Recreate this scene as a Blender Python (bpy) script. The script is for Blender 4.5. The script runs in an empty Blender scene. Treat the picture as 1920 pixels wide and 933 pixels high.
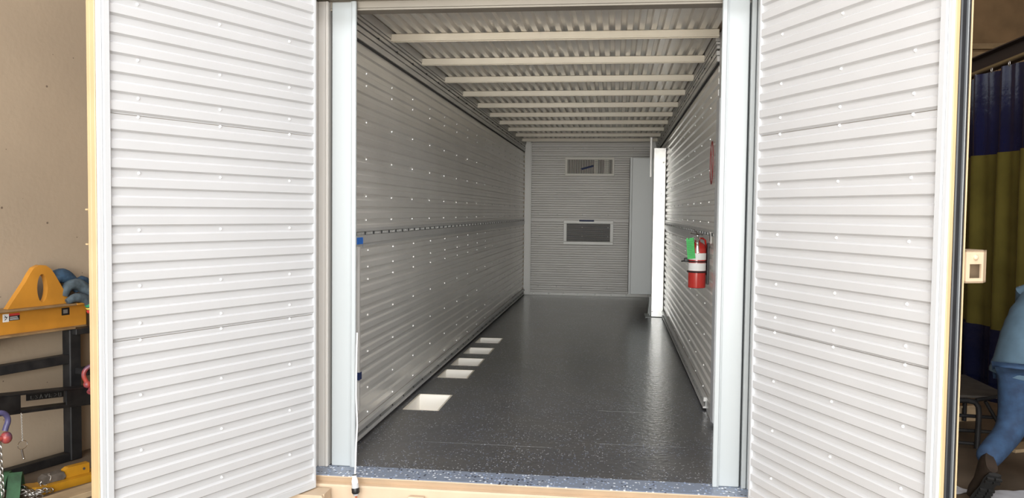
import bpy, math, random
from mathutils import Vector as V, Matrix
random.seed(7)
PI = math.pi
col = bpy.context.scene.collection
GZ = -0.32            # shop floor level; container deck is z = 0

# ------------------------------------------------------------------ materials
def mat(name, color, rough=.5, metal=0., spec=.5, noise=None, bump=None, coat=0.):
    """noise=(scale, amount, detail[, darkcolour]) bump=(scale, strength, distance)"""
    m = bpy.data.materials.new(name); m.use_nodes = True
    nt = m.node_tree; b = nt.nodes['Principled BSDF']
    b.inputs['Roughness'].default_value = rough
    b.inputs['Metallic'].default_value = metal
    b.inputs['Specular IOR Level'].default_value = spec
    b.inputs['Coat Weight'].default_value = coat
    c = (*color, 1)
    b.inputs['Base Color'].default_value = c
    tc = nt.nodes.new('ShaderNodeTexCoord')
    if noise:
        n = nt.nodes.new('ShaderNodeTexNoise'); n.inputs['Scale'].default_value = noise[0]
        n.inputs['Detail'].default_value = noise[2]
        nt.links.new(tc.outputs['Object'], n.inputs['Vector'])
        r = nt.nodes.new('ShaderNodeValToRGB')
        dk = noise[3] if len(noise) > 3 else tuple(x * (1 - noise[1]) for x in color)
        r.color_ramp.elements[0].position = .35; r.color_ramp.elements[1].position = .65
        r.color_ramp.elements[0].color = (*dk, 1); r.color_ramp.elements[1].color = c
        nt.links.new(n.outputs['Fac'], r.inputs['Fac'])
        nt.links.new(r.outputs['Color'], b.inputs['Base Color'])
    if bump:
        n2 = nt.nodes.new('ShaderNodeTexNoise'); n2.inputs['Scale'].default_value = bump[0]
        n2.inputs['Detail'].default_value = 4
        nt.links.new(tc.outputs['Object'], n2.inputs['Vector'])
        bp = nt.nodes.new('ShaderNodeBump'); bp.inputs['Strength'].default_value = bump[1]
        bp.inputs['Distance'].default_value = bump[2]
        nt.links.new(n2.outputs['Fac'], bp.inputs['Height'])
        nt.links.new(bp.outputs['Normal'], b.inputs['Normal'])
    return m

def flake_mat(name, base, rough, cells, cover, bump=None, dark=False, noise=None, coat=0.):
    """painted epoxy with scattered chips (voronoi cells picked at random)"""
    m = bpy.data.materials.new(name); m.use_nodes = True
    nt = m.node_tree; N = nt.nodes; L = nt.links; b = N['Principled BSDF']
    tc = N.new('ShaderNodeTexCoord')
    colr = N.new('ShaderNodeRGB'); colr.outputs[0].default_value = (*base, 1); cur = colr.outputs[0]
    if noise:
        n = N.new('ShaderNodeTexNoise'); n.inputs['Scale'].default_value = noise[0]; n.inputs['Detail'].default_value = 3
        L.new(tc.outputs['Object'], n.inputs['Vector'])
        r = N.new('ShaderNodeValToRGB'); r.color_ramp.elements[0].position = .35; r.color_ramp.elements[1].position = .68
        r.color_ramp.elements[0].color = (*base, 1); r.color_ramp.elements[1].color = (*noise[1], 1)
        L.new(n.outputs['Fac'], r.inputs['Fac']); cur = r.outputs['Color']
    def layer(cur, scale, frac, color, size, off):
        v = N.new('ShaderNodeTexVoronoi'); v.inputs['Scale'].default_value = scale
        mp = N.new('ShaderNodeMapping'); mp.inputs['Location'].default_value = (off, off * .7, 0)
        L.new(tc.outputs['Object'], mp.inputs['Vector']); L.new(mp.outputs[0], v.inputs['Vector'])
        sep = N.new('ShaderNodeSeparateColor'); L.new(v.outputs['Color'], sep.inputs[0])
        cl = N.new('ShaderNodeTexNoise'); cl.inputs['Scale'].default_value = 2.6; cl.inputs['Detail'].default_value = 3
        L.new(mp.outputs[0], cl.inputs['Vector'])
        mr = N.new('ShaderNodeMapRange'); mr.inputs['From Min'].default_value = .38; mr.inputs['From Max'].default_value = .68
        mr.inputs['To Min'].default_value = frac * .25; mr.inputs['To Max'].default_value = frac * 2.4
        L.new(cl.outputs['Fac'], mr.inputs['Value'])
        a = N.new('ShaderNodeMath'); a.operation = 'LESS_THAN'
        L.new(sep.outputs[0], a.inputs[0]); L.new(mr.outputs['Result'], a.inputs[1])
        d = N.new('ShaderNodeMath'); d.operation = 'LESS_THAN'; L.new(v.outputs['Distance'], d.inputs[0]); d.inputs[1].default_value = size
        mu = N.new('ShaderNodeMath'); mu.operation = 'MULTIPLY'; L.new(a.outputs[0], mu.inputs[0]); L.new(d.outputs[0], mu.inputs[1])
        mx = N.new('ShaderNodeMix'); mx.data_type = 'RGBA'
        L.new(mu.outputs[0], mx.inputs['Factor']); L.new(cur, mx.inputs['A']); mx.inputs['B'].default_value = (*color, 1)
        return mx.outputs['Result']
    cur = layer(cur, cells, cover, (.60, .63, .68) if not dark else (.78, .82, .88), .42, 0)
    cur = layer(cur, cells * 1.15, cover * .8, (.35, .45, .68), .4, 5.3)
    if dark: cur = layer(cur, cells * .9, cover * .9, (.012, .014, .03), .4, 11.7)
    L.new(cur, b.inputs['Base Color'])
    b.inputs['Roughness'].default_value = rough; b.inputs['Coat Weight'].default_value = coat
    b.inputs['Coat Roughness'].default_value = .12
    if bump:
        n2 = N.new('ShaderNodeTexNoise'); n2.inputs['Scale'].default_value = bump[0]; n2.inputs['Detail'].default_value = 3
        L.new(tc.outputs['Object'], n2.inputs['Vector'])
        bp = N.new('ShaderNodeBump'); bp.inputs['Strength'].default_value = bump[1]; bp.inputs['Distance'].default_value = bump[2]
        L.new(n2.outputs['Fac'], bp.inputs['Height']); L.new(bp.outputs['Normal'], b.inputs['Normal'])
        L.new(bp.outputs['Normal'], b.inputs['Coat Normal'])
    return m

M = {}
M['white']   = mat('white_siding', (.565, .57, .58), .42, noise=(3, .03, 3))
M['trimw']   = mat('white_trim', (.56, .575, .59), .35)
M['postw']   = mat('cool_white_post', (.40, .43, .44), .32)
M['postc']   = mat('cream_post', (.55, .53, .50), .4)
M['rivw']    = mat('white_rivet', (.88, .88, .88), .22)
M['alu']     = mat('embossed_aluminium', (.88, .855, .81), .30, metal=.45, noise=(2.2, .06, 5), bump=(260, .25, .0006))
M['aluback'] = mat('dimmed_embossed_aluminium', (.62, .60, .57), .5, metal=.2, noise=(2.2, .06, 5), bump=(200, .25, .0008))  # same wall aluminium, darker colour stands in for dimmer light at the back
M['cframe']  = mat('pale_register_frame', (.90, .86, .78), .4)
M['header']  = mat('dull_header_metal', (.30, .27, .225), .5, metal=.3, noise=(2, .15, 4))
M['alubfr']  = mat('grey_aluminium_trim', (.66, .65, .62), .45, metal=.2)
M['alur']    = mat('rivet_aluminium', (.92, .91, .88), .22, metal=.35)
M['aluflat'] = mat('flat_aluminium', (.68, .67, .65), .38, metal=.4, noise=(5, .06, 4))
M['aludark'] = mat('dull_channel', (.36, .36, .35), .45, metal=.6)
M['slot']    = mat('slot_dark', (.05, .05, .05), .7)
M['galv']    = mat('bright_galvanised', (.84, .83, .80), .3, metal=.55, noise=(14, .10, 6), bump=(9, .15, .004))
M['cream']   = mat('cream_paint_metal', (.82, .76, .64), .4, noise=(4, .06, 4))
M['tan']     = mat('tan_paint', (.58, .445, .31), .45, noise=(6, .10, 5), bump=(30, .12, .003))
M['tanedge'] = mat('tan_frame_paint', (.54, .40, .225), .45, noise=(5, .10, 5))
M['seal']    = mat('black_rubber', (.018, .02, .024), .4, noise=(8, .3, 4))
M['sealgrey']= mat('grey_rubber_lip', (.16, .17, .18), .35)
M['floor']   = flake_mat('dark_epoxy_floor', (.066, .067, .073), .30, 115, .05, bump=(26, .22, .012), noise=(2.5, (.084, .082, .080)), coat=.7)
M['sill']    = flake_mat('blue_flaked_epoxy', (.20, .235, .30), .45, 62, .15, bump=(30, .1, .004), dark=True, coat=.25)
M['pocket']  = mat('white_pocket', (.93, .90, .84), .5)
M['cab']     = mat('grey_cabinet_paint', (.60, .62, .61), .38)
M['black']   = mat('black_plastic', (.012, .012, .013), .4)
M['blackst'] = mat('black_painted_steel', (.012, .012, .013), .5, spec=.3, noise=(12, .4, 6, (.026, .025, .025)), bump=(60, .1, .002))
M['red']     = mat('red_enamel', (.46, .022, .016), .22, coat=.5)
M['redsign'] = mat('red_sign', (.26, .03, .03), .5)
M['orange']  = mat('orange_paint', (.56, .245, .03), .42, noise=(5, .22, 6), bump=(14, .1, .004))
M['orangew'] = mat('worn_top_paint', (.30, .19, .09), .6, noise=(9, .4, 6))
M['yellow']  = mat('yellow_paint', (.50, .24, .015), .4, noise=(7, .25, 6))
M['steel']   = mat('plain_steel', (.45, .43, .40), .35, metal=.9)
M['chrome']  = mat('chrome', (.80, .80, .80), .15, metal=1.)
M['rust']    = mat('grey_worn_iron', (.16, .14, .12), .55, metal=.4, noise=(20, .4, 5))
M['brass']   = mat('dull_bronze', (.30, .21, .12), .4, metal=.8)
M['shack']   = mat('shackle_red', (.52, .07, .03), .35, noise=(14, .45, 4, (.12, .06, .10)))
M['shblue']  = mat('shackle_blue', (.11, .10, .22), .4, noise=(14, .4, 4))
M['sling']   = mat('blue_sling', (.035, .08, .14), .8, noise=(22, .45, 5), bump=(60, .5, .006))
M['slinggr'] = mat('grey_blue_sling', (.08, .11, .13), .8, noise=(25, .45, 5), bump=(60, .5, .006))
M['green']   = mat('green_webbing', (.035, .10, .045), .8, noise=(18, .5, 4))
M['tag']     = mat('green_tag', (.02, .42, .07), .5)
M['tagred']  = mat('red_tag', (.55, .05, .04), .5)
M['tagyel']  = mat('yellow_tag', (.75, .58, .10), .5)
M['taggrn']  = mat('green_sling_tag', (.03, .30, .12), .5)
M['tape']    = mat('blue_tape', (.015, .13, .50), .55)
M['tapedk']  = mat('navy_tape', (.012, .025, .10), .55)
M['paper']   = mat('white_label', (.78, .78, .76), .6)
M['sheet']   = mat('paper_sheet', (.55, .56, .60), .7)
M['plasticw']= mat('white_cable', (.85, .85, .85), .35)
M['plasticg']= mat('clear_grey_plug', (.50, .51, .52), .2)
M['cable']   = mat('orange_brown_cable', (.45, .13, .06), .5)
M['conc']    = mat('tilt_up_concrete', (.37, .29, .205), .85, noise=(1.3, .10, 7), bump=(22, .35, .006))
M['pit']     = mat('pit_dark', (.14, .10, .07), .9)
M['shopfl']  = mat('shop_concrete_floor', (.165, .125, .088), .55, noise=(2.5, .35, 7), bump=(30, .1, .004))
M['outfl']   = mat('yard_concrete', (.56, .50, .42), .85, noise=(1, .12, 6))
M['shopwall']= mat('brown_shop_wall', (.28, .17, .08), .8, noise=(2, .3, 5))
M['girt']    = mat('brown_girt', (.36, .24, .12), .7, noise=(4, .3, 5))
M['wood']    = mat('pale_wood', (.50, .37, .22), .7, noise=(6, .3, 6))
M['woodtop'] = mat('worn_board_top', (.07, .06, .05), .7, noise=(8, .4, 6))
M['railm']   = mat('brassy_pipe', (.36, .28, .15), .4, metal=.6)
M['ibeam']   = mat('dark_brown_beam', (.035, .022, .016), .6)
M['jeans']   = mat('denim_jeans', (.030, .070, .145), .85, noise=(18, .35, 6, (.02, .042, .09)), bump=(40, .35, .006))
M['shirt']   = mat('light_denim_shirt', (.085, .145, .20), .85, noise=(9, .2, 5), bump=(16, .35, .01))
M['boot']    = mat('brown_boot', (.035, .022, .014), .6, noise=(16, .4, 4))
M['sole']    = mat('dark_boot_sole', (.012, .012, .012), .7)
M['skin']    = mat('skin', (.50, .30, .21), .5)
M['hair']    = mat('dark_hair', (.03, .02, .015), .6)

def curtain_mat(name, color, a):
    m = mat(name, color, .22, noise=(4, .25, 4), bump=(14, .25, .01))
    b = m.node_tree.nodes['Principled BSDF']
    b.inputs['Transmission Weight'].default_value = a
    return m
M['cblue']  = curtain_mat('blue_vinyl', (.007, .009, .042), .0)
M['colive'] = curtain_mat('amber_vinyl', (.12, .10, .022), .12)
M['cnavy']  = curtain_mat('navy_vinyl', (.006, .008, .028), .0)

# ------------------------------------------------------------------ mesh building
class MB:
    def __init__(s): s.v = []; s.f = []; s.mi = []; s.mx = None
    def add(s, vs, fs, m=0):
        o = len(s.v)
        s.v += [tuple(s.mx @ V(p)) if s.mx else tuple(p) for p in vs]
        s.f += [tuple(i + o for i in f) for f in fs]; s.mi += [m] * len(fs); return s
    def box(s, x0, x1, y0, y1, z0, z1, m=0, b=0.):
        if b <= 0:
            vs = [(x, y, z) for x in (x0, x1) for y in (y0, y1) for z in (z0, z1)]
            return s.add(vs, [(0, 1, 3, 2), (4, 6, 7, 5), (0, 4, 5, 1), (2, 3, 7, 6), (0, 2, 6, 4), (1, 5, 7, 3)], m)
        # chamfered in z-profile: octagon section along x..: bevel all vertical + horizontal edges simply
        vs = []; b = min(b, (x1-x0)/2.01, (y1-y0)/2.01, (z1-z0)/2.01)
        for (dx, dy, dz) in ((0, b, b), (b, 0, b), (b, b, 0)):
            for x in (x0 + dx, x1 - dx):
                for y in (y0 + dy, y1 - dy):
                    for z in (z0 + dz, z1 - dz): vs.append((x, y, z))
        def i(k, a, c, d): return k * 8 + a * 4 + c * 2 + d
        fs = []
        for a in (0, 1):
            fs.append((i(0,a,0,0), i(0,a,0,1), i(0,a,1,1), i(0,a,1,0)))
            fs.append((i(1,0,a,0), i(1,0,a,1), i(1,1,a,1), i(1,1,a,0)))
            fs.append((i(2,0,0,a), i(2,0,1,a), i(2,1,1,a), i(2,1,0,a)))
            for c in (0, 1):
                fs.append((i(0,a,c,0), i(0,a,c,1), i(1,a,c,1), i(1,a,c,0)))
                fs.append((i(0,a,0,c), i(0,a,1,c), i(2,a,1,c), i(2,a,0,c)))
                fs.append((i(1,0,a,c), i(1,1,a,c), i(2,1,a,c), i(2,0,a,c)))
                for d in (0, 1): fs.append((i(0,a,c,d), i(1,a,c,d), i(2,a,c,d)))
        return s.add(vs, fs, m)
    def frame(s, O, a, b, n):   # local axes matrix
        a, b, n = V(a), V(b), V(n)
        s.mx = Matrix(((a.x, b.x, n.x, O[0]), (a.y, b.y, n.y, O[1]), (a.z, b.z, n.z, O[2]), (0, 0, 0, 1))); return s
    def prism(s, pts, z0, z1, m=0):  # polygon in local xy, extruded in z
        n = len(pts); vs = [(x, y, z0) for x, y in pts] + [(x, y, z1) for x, y in pts]
        fs = [tuple(range(n))[::-1], tuple(range(n, 2 * n))] + [(i, (i + 1) % n, n + (i + 1) % n, n + i) for i in range(n)]
        return s.add(vs, fs, m)
    def ringprism(s, outer, inner, z0, z1, m=0):
        n = len(outer); vs = []
        for z in (z0, z1):
            vs += [(x, y, z) for x, y in outer] + [(x, y, z) for x, y in inner]
        fs = []
        for i in range(n):
            j = (i + 1) % n
            fs += [(i, n + i, n + j, j), (2*n + i, 2*n + j, 3*n + j, 3*n + i), (i, j, 2*n + j, 2*n + i), (n + i, 3*n + i, 3*n + j, n + j)]
        return s.add(vs, fs, m)
    def lathe(s, prof, O=(0,0,0), ax=(0,0,1), seg=24, m=0):
        ax = V(ax).normalized(); t = V((1,0,0)) if abs(ax.x) < .9 else V((0,1,0))
        u = ax.cross(t).normalized(); w = ax.cross(u); O = V(O); vs = []; fs = []
        for r, h in prof:
            for k in range(seg):
                a = 2 * PI * k / seg; vs.append(O + ax * h + (u * math.cos(a) + w * math.sin(a)) * max(r, 1e-5))
        for j in range(len(prof) - 1):
            for k in range(seg): fs.append((j*seg + k, j*seg + (k+1) % seg, (j+1)*seg + (k+1) % seg, (j+1)*seg + k))
        fs.append(tuple(range(seg))[::-1]); fs.append(tuple(range((len(prof)-1)*seg, len(prof)*seg)))
        return s.add(vs, fs, m)
    def cyl(s, p0, p1, r, seg=16, m=0):
        p0, p1 = V(p0), V(p1); return s.lathe([(r, 0), (r, (p1 - p0).length)], p0, p1 - p0, seg, m)
    def tube(s, pts, r, seg=10, m=0, closed=False, flat=1.):
        pts = [V(p) for p in pts]; n = len(pts); vs = []; fs = []; pu = None
        for i, p in enumerate(pts):
            if closed: t = pts[(i+1) % n] - pts[i-1]
            else: t = pts[min(i+1, n-1)] - pts[max(i-1, 0)]
            t.normalize()
            if pu is None:
                q = V((0,0,1)) if abs(t.z) < .9 else V((1,0,0)); pu = t.cross(q).normalized()
            pu = (pu - t * pu.dot(t)).normalized(); w = t.cross(pu)
            rr = r[i] if isinstance(r, (list, tuple)) else r
            for k in range(seg):
                a = 2 * PI * k / seg; vs.append(p + pu * math.cos(a) * rr + w * math.sin(a) * rr * flat)
        for i in range(n if closed else n - 1):
            j = (i + 1) % n
            for k in range(seg): fs.append((i*seg + k, i*seg + (k+1) % seg, j*seg + (k+1) % seg, j*seg + k))
        if not closed: fs += [tuple(range(seg))[::-1], tuple(range((n-1)*seg, n*seg))]
        return s.add(vs, fs, m)
    def ball(s, c, r, seg=16, m=0, sq=(1,1,1)):
        c = V(c); vs = []; fs = []; R = seg // 2
        for i in range(1, R):
            t = PI * i / R
            for k in range(seg):
                a = 2*PI*k/seg; vs.append(c + V((math.sin(t)*math.cos(a)*r*sq[0], math.sin(t)*math.sin(a)*r*sq[1], math.cos(t)*r*sq[2])))
        n = len(vs); vs += [c + V((0,0,r*sq[2])), c - V((0,0,r*sq[2]))]
        for i in range(R - 2):
            for k in range(seg): fs.append((i*seg+k, i*seg+(k+1)%seg, (i+1)*seg+(k+1)%seg, (i+1)*seg+k))
        for k in range(seg):
            fs.append((n, (k+1) % seg, k)); fs.append((n+1, (R-2)*seg + k, (R-2)*seg + (k+1) % seg))
        return s.add(vs, fs, m)
    def build(s, name, mats, parent=None, smooth=35):
        if not isinstance(mats, (list, tuple)): mats = [mats]
        me = bpy.data.meshes.new(name); me.from_pydata([tuple(p) for p in s.v], [], s.f)
        for x in mats: me.materials.append(x)
        me.polygons.foreach_set('material_index', s.mi)
        import bmesh
        bm = bmesh.new(); bm.from_mesh(me); bmesh.ops.recalc_face_normals(bm, faces=bm.faces); bm.to_mesh(me); bm.free()
        if smooth:
            me.polygons.foreach_set('use_smooth', [True] * len(me.polygons)); me.set_sharp_from_angle(angle=math.radians(smooth))
        me.update()
        o = bpy.data.objects.new(name, me); col.objects.link(o)
        if parent:
            o.parent = parent; o.matrix_parent_inverse = parent.matrix_world.inverted() if False else Matrix.Translation(-parent_loc(parent))
        return o

def parent_loc(p):
    l = V((0, 0, 0))
    while p: l = l + p.location; p = p.parent
    return l
def empty(name, loc):
    o = bpy.data.objects.new(name, None); o.location = loc; o.empty_display_size = .1; col.objects.link(o); return o
def tag(o, label=None, cat=None, group=None, kind=None):
    if label: o['label'] = label
    if cat: o['category'] = cat
    if group: o['group'] = group
    if kind: o['kind'] = kind
    return o
def thing(name, loc, label, cat, group=None): return tag(empty(name, loc), label, cat, group)
def struct(o, label=None): o['kind'] = 'structure'; return tag(o, label)

# ------------------------------------------------------------------ corrugated siding
PITCH = .0763
def prof_off(t, phase, depth, pitch=PITCH):
    x = ((t - phase) % pitch) / pitch
    if x < .44: return 0.
    if x < .55: return -depth * (x - .44) / .11
    if x < .89: return -depth
    return -depth * (1 - x) / .11
def corr(mb, O, a, la, b, t0, t1, n, phase=0., depth=.010, pitch=PITCH, thick=.004, m=0):
    """closed sheet: ribs run along a, profile along b from t0 to t1, outer flats at O + n*0"""
    ts = {t0, t1}; k = math.floor((t0 - phase) / pitch) - 1
    while phase + k * pitch < t1 + pitch:
        for q in (0, .44, .55, .89):
            t = phase + (k + q) * pitch
            if t0 < t < t1: ts.add(t)
        k += 1
    ts = sorted(ts); O, a, b, n = V(O), V(a), V(b), V(n); vs = []
    for back in (0, 1):
        for s_ in (0, la):
            for t in ts:
                off = prof_off(t, phase, depth, pitch) if not back else -depth - thick
                vs.append(O + a * s_ + b * t + n * off)
    N = len(ts); fs = []
    for i in range(N - 1):
        fs.append((i, i+1, N+i+1, N+i)); fs.append((2*N+i, 3*N+i, 3*N+i+1, 2*N+i+1))
        fs.append((i, 2*N+i, 2*N+i+1, i+1)); fs.append((N+i, N+i+1, 3*N+i+1, 3*N+i))
    fs.append((0, N, 3*N, 2*N)); fs.append((N-1, 3*N-1, 4*N-1, 2*N-1))
    mb.add(vs, fs, m)
def rivet(mb, P, n, r=.006, m=1):
    r *= 1.2; mb.lathe([(r, -.001), (r*.96, .0018), (r*.72, .0050), (r*.30, .0068)], P, n, 10, m)

ex, ey, ez = V((1,0,0)), V((0,1,0)), V((0,0,1))
XL, XR, YB = -1.53, .664, 13.9
WPH = 2.188 - 28 * PITCH

# ------------------------------------------------------------------ container floor with pocket cut-outs
POCK = [(5.633, 6.138), (6.776, 7.138), (7.342, 7.718), (7.972, 8.336), (8.655, 9.012)]
PX0, PX1 = -1.468, -1.207
mb = MB()
TH = .14
mb.box(-1.60, PX0, 4.335, 14.0, -TH, 0); mb.box(PX1, .78, 4.335, 14.0, -TH, 0)
ys = [4.335] + [y for p in POCK for y in p] + [14.0]
for i in range(0, len(ys), 2): mb.box(PX0, PX1, ys[i], ys[i+1], -TH, 0)
struct(mb.build('floor', M['floor'], smooth=0), 'dark grey flaked epoxy floor of the container')
# painted cross seams of the plywood: thin raised paint ridges
mb = MB()
for y, x0, x1 in ((4.86, -1.2, -.35), (4.99, -.1, .45), (5.83, -.1, .25)): mb.box(x0, x1, y, y + .004, -.001, .0006)
o = mb.build('trim_1', M['floor'], smooth=0); struct(o)

nm = ['recessed white floor pocket nearest the open doors, the largest of the row',
      'second recessed white floor pocket from the entrance', 'middle recessed white floor pocket of the row of five',
      'fourth recessed white floor pocket from the entrance', 'farthest recessed white floor pocket from the entrance']
for k, (y0, y1) in enumerate(POCK):
    t = thing('floor_pocket', ((PX0+PX1)/2, (y0+y1)/2, -.13), nm[k], 'floor pocket', 'recessed pockets along the floor')
    w = .003; g = .0015
    mb = MB(); a0, a1, b0, b1 = PX0+g, PX1-g, y0+g, y1-g
    mb.box(a0, a1, b0, b1, -.136, -.13)
    mb.box(a0, a0+w, b0, b1, -.13, -.002); mb.box(a1-w, a1, b0, b1, -.13, -.002)
    mb.box(a0+w, a1-w, b0, b0+w, -.13, -.002); mb.box(a0+w, a1-w, b1-w, b1, -.13, -.002)
    mb.build('liner', M['pocket'], t, 0)
    mb = MB(); f = .012
    mb.box(a0, a0+f, b0, b1, -.002, .0012); mb.box(a1-f, a1, b0, b1, -.002, .0012)
    mb.box(a0+f, a1-f, b0, b0+.006, -.002, .0012); mb.box(a0+f, a1-f, b1-.006, b1, -.002, .0012)
    mb.build('rim', M['cream'], t, 0)
    mb = MB(); rivet(mb, (a0+.09, b0+.004, -.012), (0, 1, 0), .005, 0); mb.build('screw', M['steel'], t)

# ------------------------------------------------------------------ side walls
cols_y = [5.006 + .588 * i for i in range(16)]
cols_y = [c for c in cols_y if c < YB - .05]
rows_up = [2.241, 2.165, 1.941, 1.714, 1.485, 1.338]
rows_lo = [1.150, 1.047, .969, .745, .516, .287, .132]
def side_wall(name, X, n, y0, mirror, z0=.095):
    DEP = .013
    root = empty(name, (X, (y0+YB)/2, 0)); struct(root)
    L = YB - y0
    for (a, b, rows) in ((1.290, 2.402, rows_up), (1.008, 1.196, rows_lo[:2]), (z0, 1.0075, rows_lo[2:])):
        mb = MB(); corr(mb, (X, y0, 0), ey, L, ez, a, b, n, WPH, DEP)
        for z in rows:
            if a < z < b:
                for y in cols_y:
                    if y > y0 + .05: rivet(mb, V((X, y, z)) + n * prof_off(z, WPH, DEP), n, .0065)
        mb.build('siding_sheet', [M['alu'], M['alur']], root, 30)
    s = n.x
    def bx(d0, d1, ya, yb, za, zb, m=0, b=0.):
        xs = sorted((X + s*d0, X + s*d1)); mb.box(xs[0], xs[1], ya, yb, za, zb, m, b)
    # slotted rail
    mb = MB()
    bx(-.012, .006, y0, YB, 1.268, 1.290, 0, .002); bx(-.014, -.004, y0, YB, 1.246, 1.268, 2)
    bx(-.012, .008, y0, YB, 1.196, 1.246, 0, .003); bx(-.012, .0, y0, YB, 1.180, 1.196, 0)
    y = y0 + .02
    i = 0
    while y < YB - .05:
        if i % 6 == 5: bx(-.005, .0025, y, y + .008, 1.247, 1.267, 1)
        else: bx(-.006, -.002, y, y + .016, 1.250, 1.264, 0)
        y += .030; i += 1
    mb.build('slotted_rail', [M['aluflat'], M['slot'], M['aludark']], root, 0)
    mb = MB()   # base channel
    yb0 = y0 if not mirror else 5.97
    bx(-.012, .020, yb0, YB, .062, .095, 0, .003); bx(-.012, .006, yb0, YB, .026, .062, 1); bx(-.012, .022, yb0, YB, .014, .028, 0, .002)
    y = yb0 + .25
    while y < YB: rivet(mb, V((X + s*.006, y, .044)), n, .006, 2); y += .30
    mb.build('base_channel', [M['aluflat'], M['aludark'], M['slot']], root, 30)
    mb = MB()   # stacked rails at the ceiling
    for za, zb, d, mm in ((2.402, 2.410, .002, 1), (2.410, 2.446, .012, 0), (2.446, 2.452, .004, 1), (2.452, 2.480, .016, 0), (2.480, 2.494, .0, 1),
                          (2.494, 2.516, .014, 0), (2.516, 2.522, .006, 1), (2.522, 2.538, .020, 0), (2.538, 2.543, .010, 1), (2.543, 2.600, .024, 0)):
        bx(-.014, d, y0, YB, za, zb, mm)
    y = y0 + .3
    while y < YB: bx(0, .018, y, y + .012, 2.478, 2.496, 1); y += .45
    mb.build('ceiling_rail', [M['aluflat'], M['slot']], root, 0)
    mb = MB(); xs = sorted((X - s*.021, X - s*.09)); mb.box(xs[0], xs[1], y0, YB + .1, -.13, 2.64)
    mb.build('outer_skin', M['tan'], root, 0)
    return root
side_wall('wall_left', XL, ex, 4.42, False)
side_wall('wall_right', XR, -ex, 5.66, True)
mb = MB(); mb.box(.70, .754, 4.42, 5.655, -.13, 2.64); o = mb.build('trim_2', M['trimw'], smooth=0); struct(o)
mb = MB(); mb.box(.666, .677, 5.656, 5.968, .0, .0945); struct(mb.build('trim_15', M['aluflat'], smooth=0))
# white jamb strip that closes the front end of the right wall
mb = MB(); mb.box(.655, .698, 5.50, 5.655, .03, 2.15, 0, .004); mb.box(.668, .698, 5.50, 5.655, 2.151, 2.60, 0, .003)
mb.add([(.655, 5.5, .03), (.698, 5.5, .03), (.698, 5.655, .03), (.655, 5.655, .03), (.69, 5.5, 0), (.698, 5.5, 0), (.698, 5.655, 0), (.66, 5.655, 0)],
       [(0,1,5,4), (1,2,6,5), (2,3,7,6), (3,0,4,7), (4,5,6,7), (0,3,2,1)])
struct(mb.build('trim_3', M['trimw'], smooth=0))

# ------------------------------------------------------------------ back wall
root = empty('wall_back', (-.43, YB, 0)); struct(root)
for (a, b, rows) in ((.05, 1.262, (.15, .42, .73, 1.0, 1.15)), (1.272, 2.60, (1.36, 1.72, 2.02, 2.3, 2.47))):
    mb = MB(); corr(mb, (-1.42, YB, 0), ex, 1.98, ez, a, b, -ey, WPH, .016)
    for z in rows:
        for x in (-1.28, -.97, -.55, -.12, .28): rivet(mb, V((x, YB, z)) - ey * prof_off(z, WPH, .016), -ey, .009)
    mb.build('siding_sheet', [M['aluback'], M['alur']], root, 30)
mb = MB(); mb.box(-1.42, .56, YB - .012, YB + .01, .0, .05, 0, .003)
for x in (-1.36, -1.1, -.85, -.6, -.32, -.05, .2): rivet(mb, V((x, YB - .012, .03)), -ey, .012, 1)
mb.box(-1.42, .56, YB - .008, YB + .01, 1.262, 1.272)
mb.build('base_trim', [M['alubfr'], M['alur']], root, 30)
mb = MB()
mb.box(-1.53, -1.42, YB - .012, YB + .02, 0, 2.60, 0, .004); mb.box(-1.435, -1.41, YB - .022, YB - .012, 0, 2.56, 0, .003)
mb.build('corner_post', M['alubfr'], root, 0)
mb = MB(); mb.box(.56, .664, YB - .012, YB + .02, 0, 2.60, 0, .004); mb.box(.555, .575, YB - .022, YB - .012, 0, 2.56, 0, .003)
mb.build('corner_post', M['alubfr'], root, 0)
mb = MB(); mb.box(-1.62, .75, YB + .025, YB + .1, -.13, 2.66); mb.build('outer_skin', M['tan'], root, 0)

# ------------------------------------------------------------------ ceiling and its crossbeams
root = empty('ceiling', (-.43, 9, 2.6)); struct(root)
for ya, yb in ((4.42, 7.2), (7.2, 10.6), (10.6, YB)):
    mb = MB(); corr(mb, (0, ya, 2.580), ey, yb - ya, ex, -1.505, .640, -ez, -1.47, .026)
    mb.build('ceiling_sheet', M['alu'], root, 30)
mb = MB(); mb.box(-1.62, .75, 4.2, YB + .1, 2.62, 2.68); mb.build('roof_skin', M['tan'], root, 0)
ords = ['first', 'second', 'third', 'fourth', 'fifth', 'sixth', 'seventh', 'eighth', 'ninth']
PY = [5.448, 6.337, 7.205, 8.07, 8.96, 9.83, 10.67, 11.548, 12.40, 13.25]
beam0 = None
for k, y in enumerate(PY):
    lab = (ords[k] + ' pale ceiling crossbeam counted from the open doors') if k < 9 else 'last pale ceiling crossbeam, closest to the vented back wall'
    if beam0 is None:
        mb = MB()
        x0, x1, h, w, g = -1.515, .640, .048, .045, .003
        # hat section: tube with bottom lips
        mb.box(x0, x1, 0, w, .006, h, 0, .003); mb.box(x0, x1, -.004, 0.004, 0, .010, 0, .0015); mb.box(x0, x1, w - .004, w + .004, 0, .010, 0, .0015)
        beam0 = mb.build('ceiling_crossbeam', M['cream'], smooth=0); o = beam0
    else:
        o = beam0.copy(); col.objects.link(o)
    o.location = (0, y, 2.530)
    tag(o, lab, 'ceiling beam', 'crossbeams under the corrugated ceiling')

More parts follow.
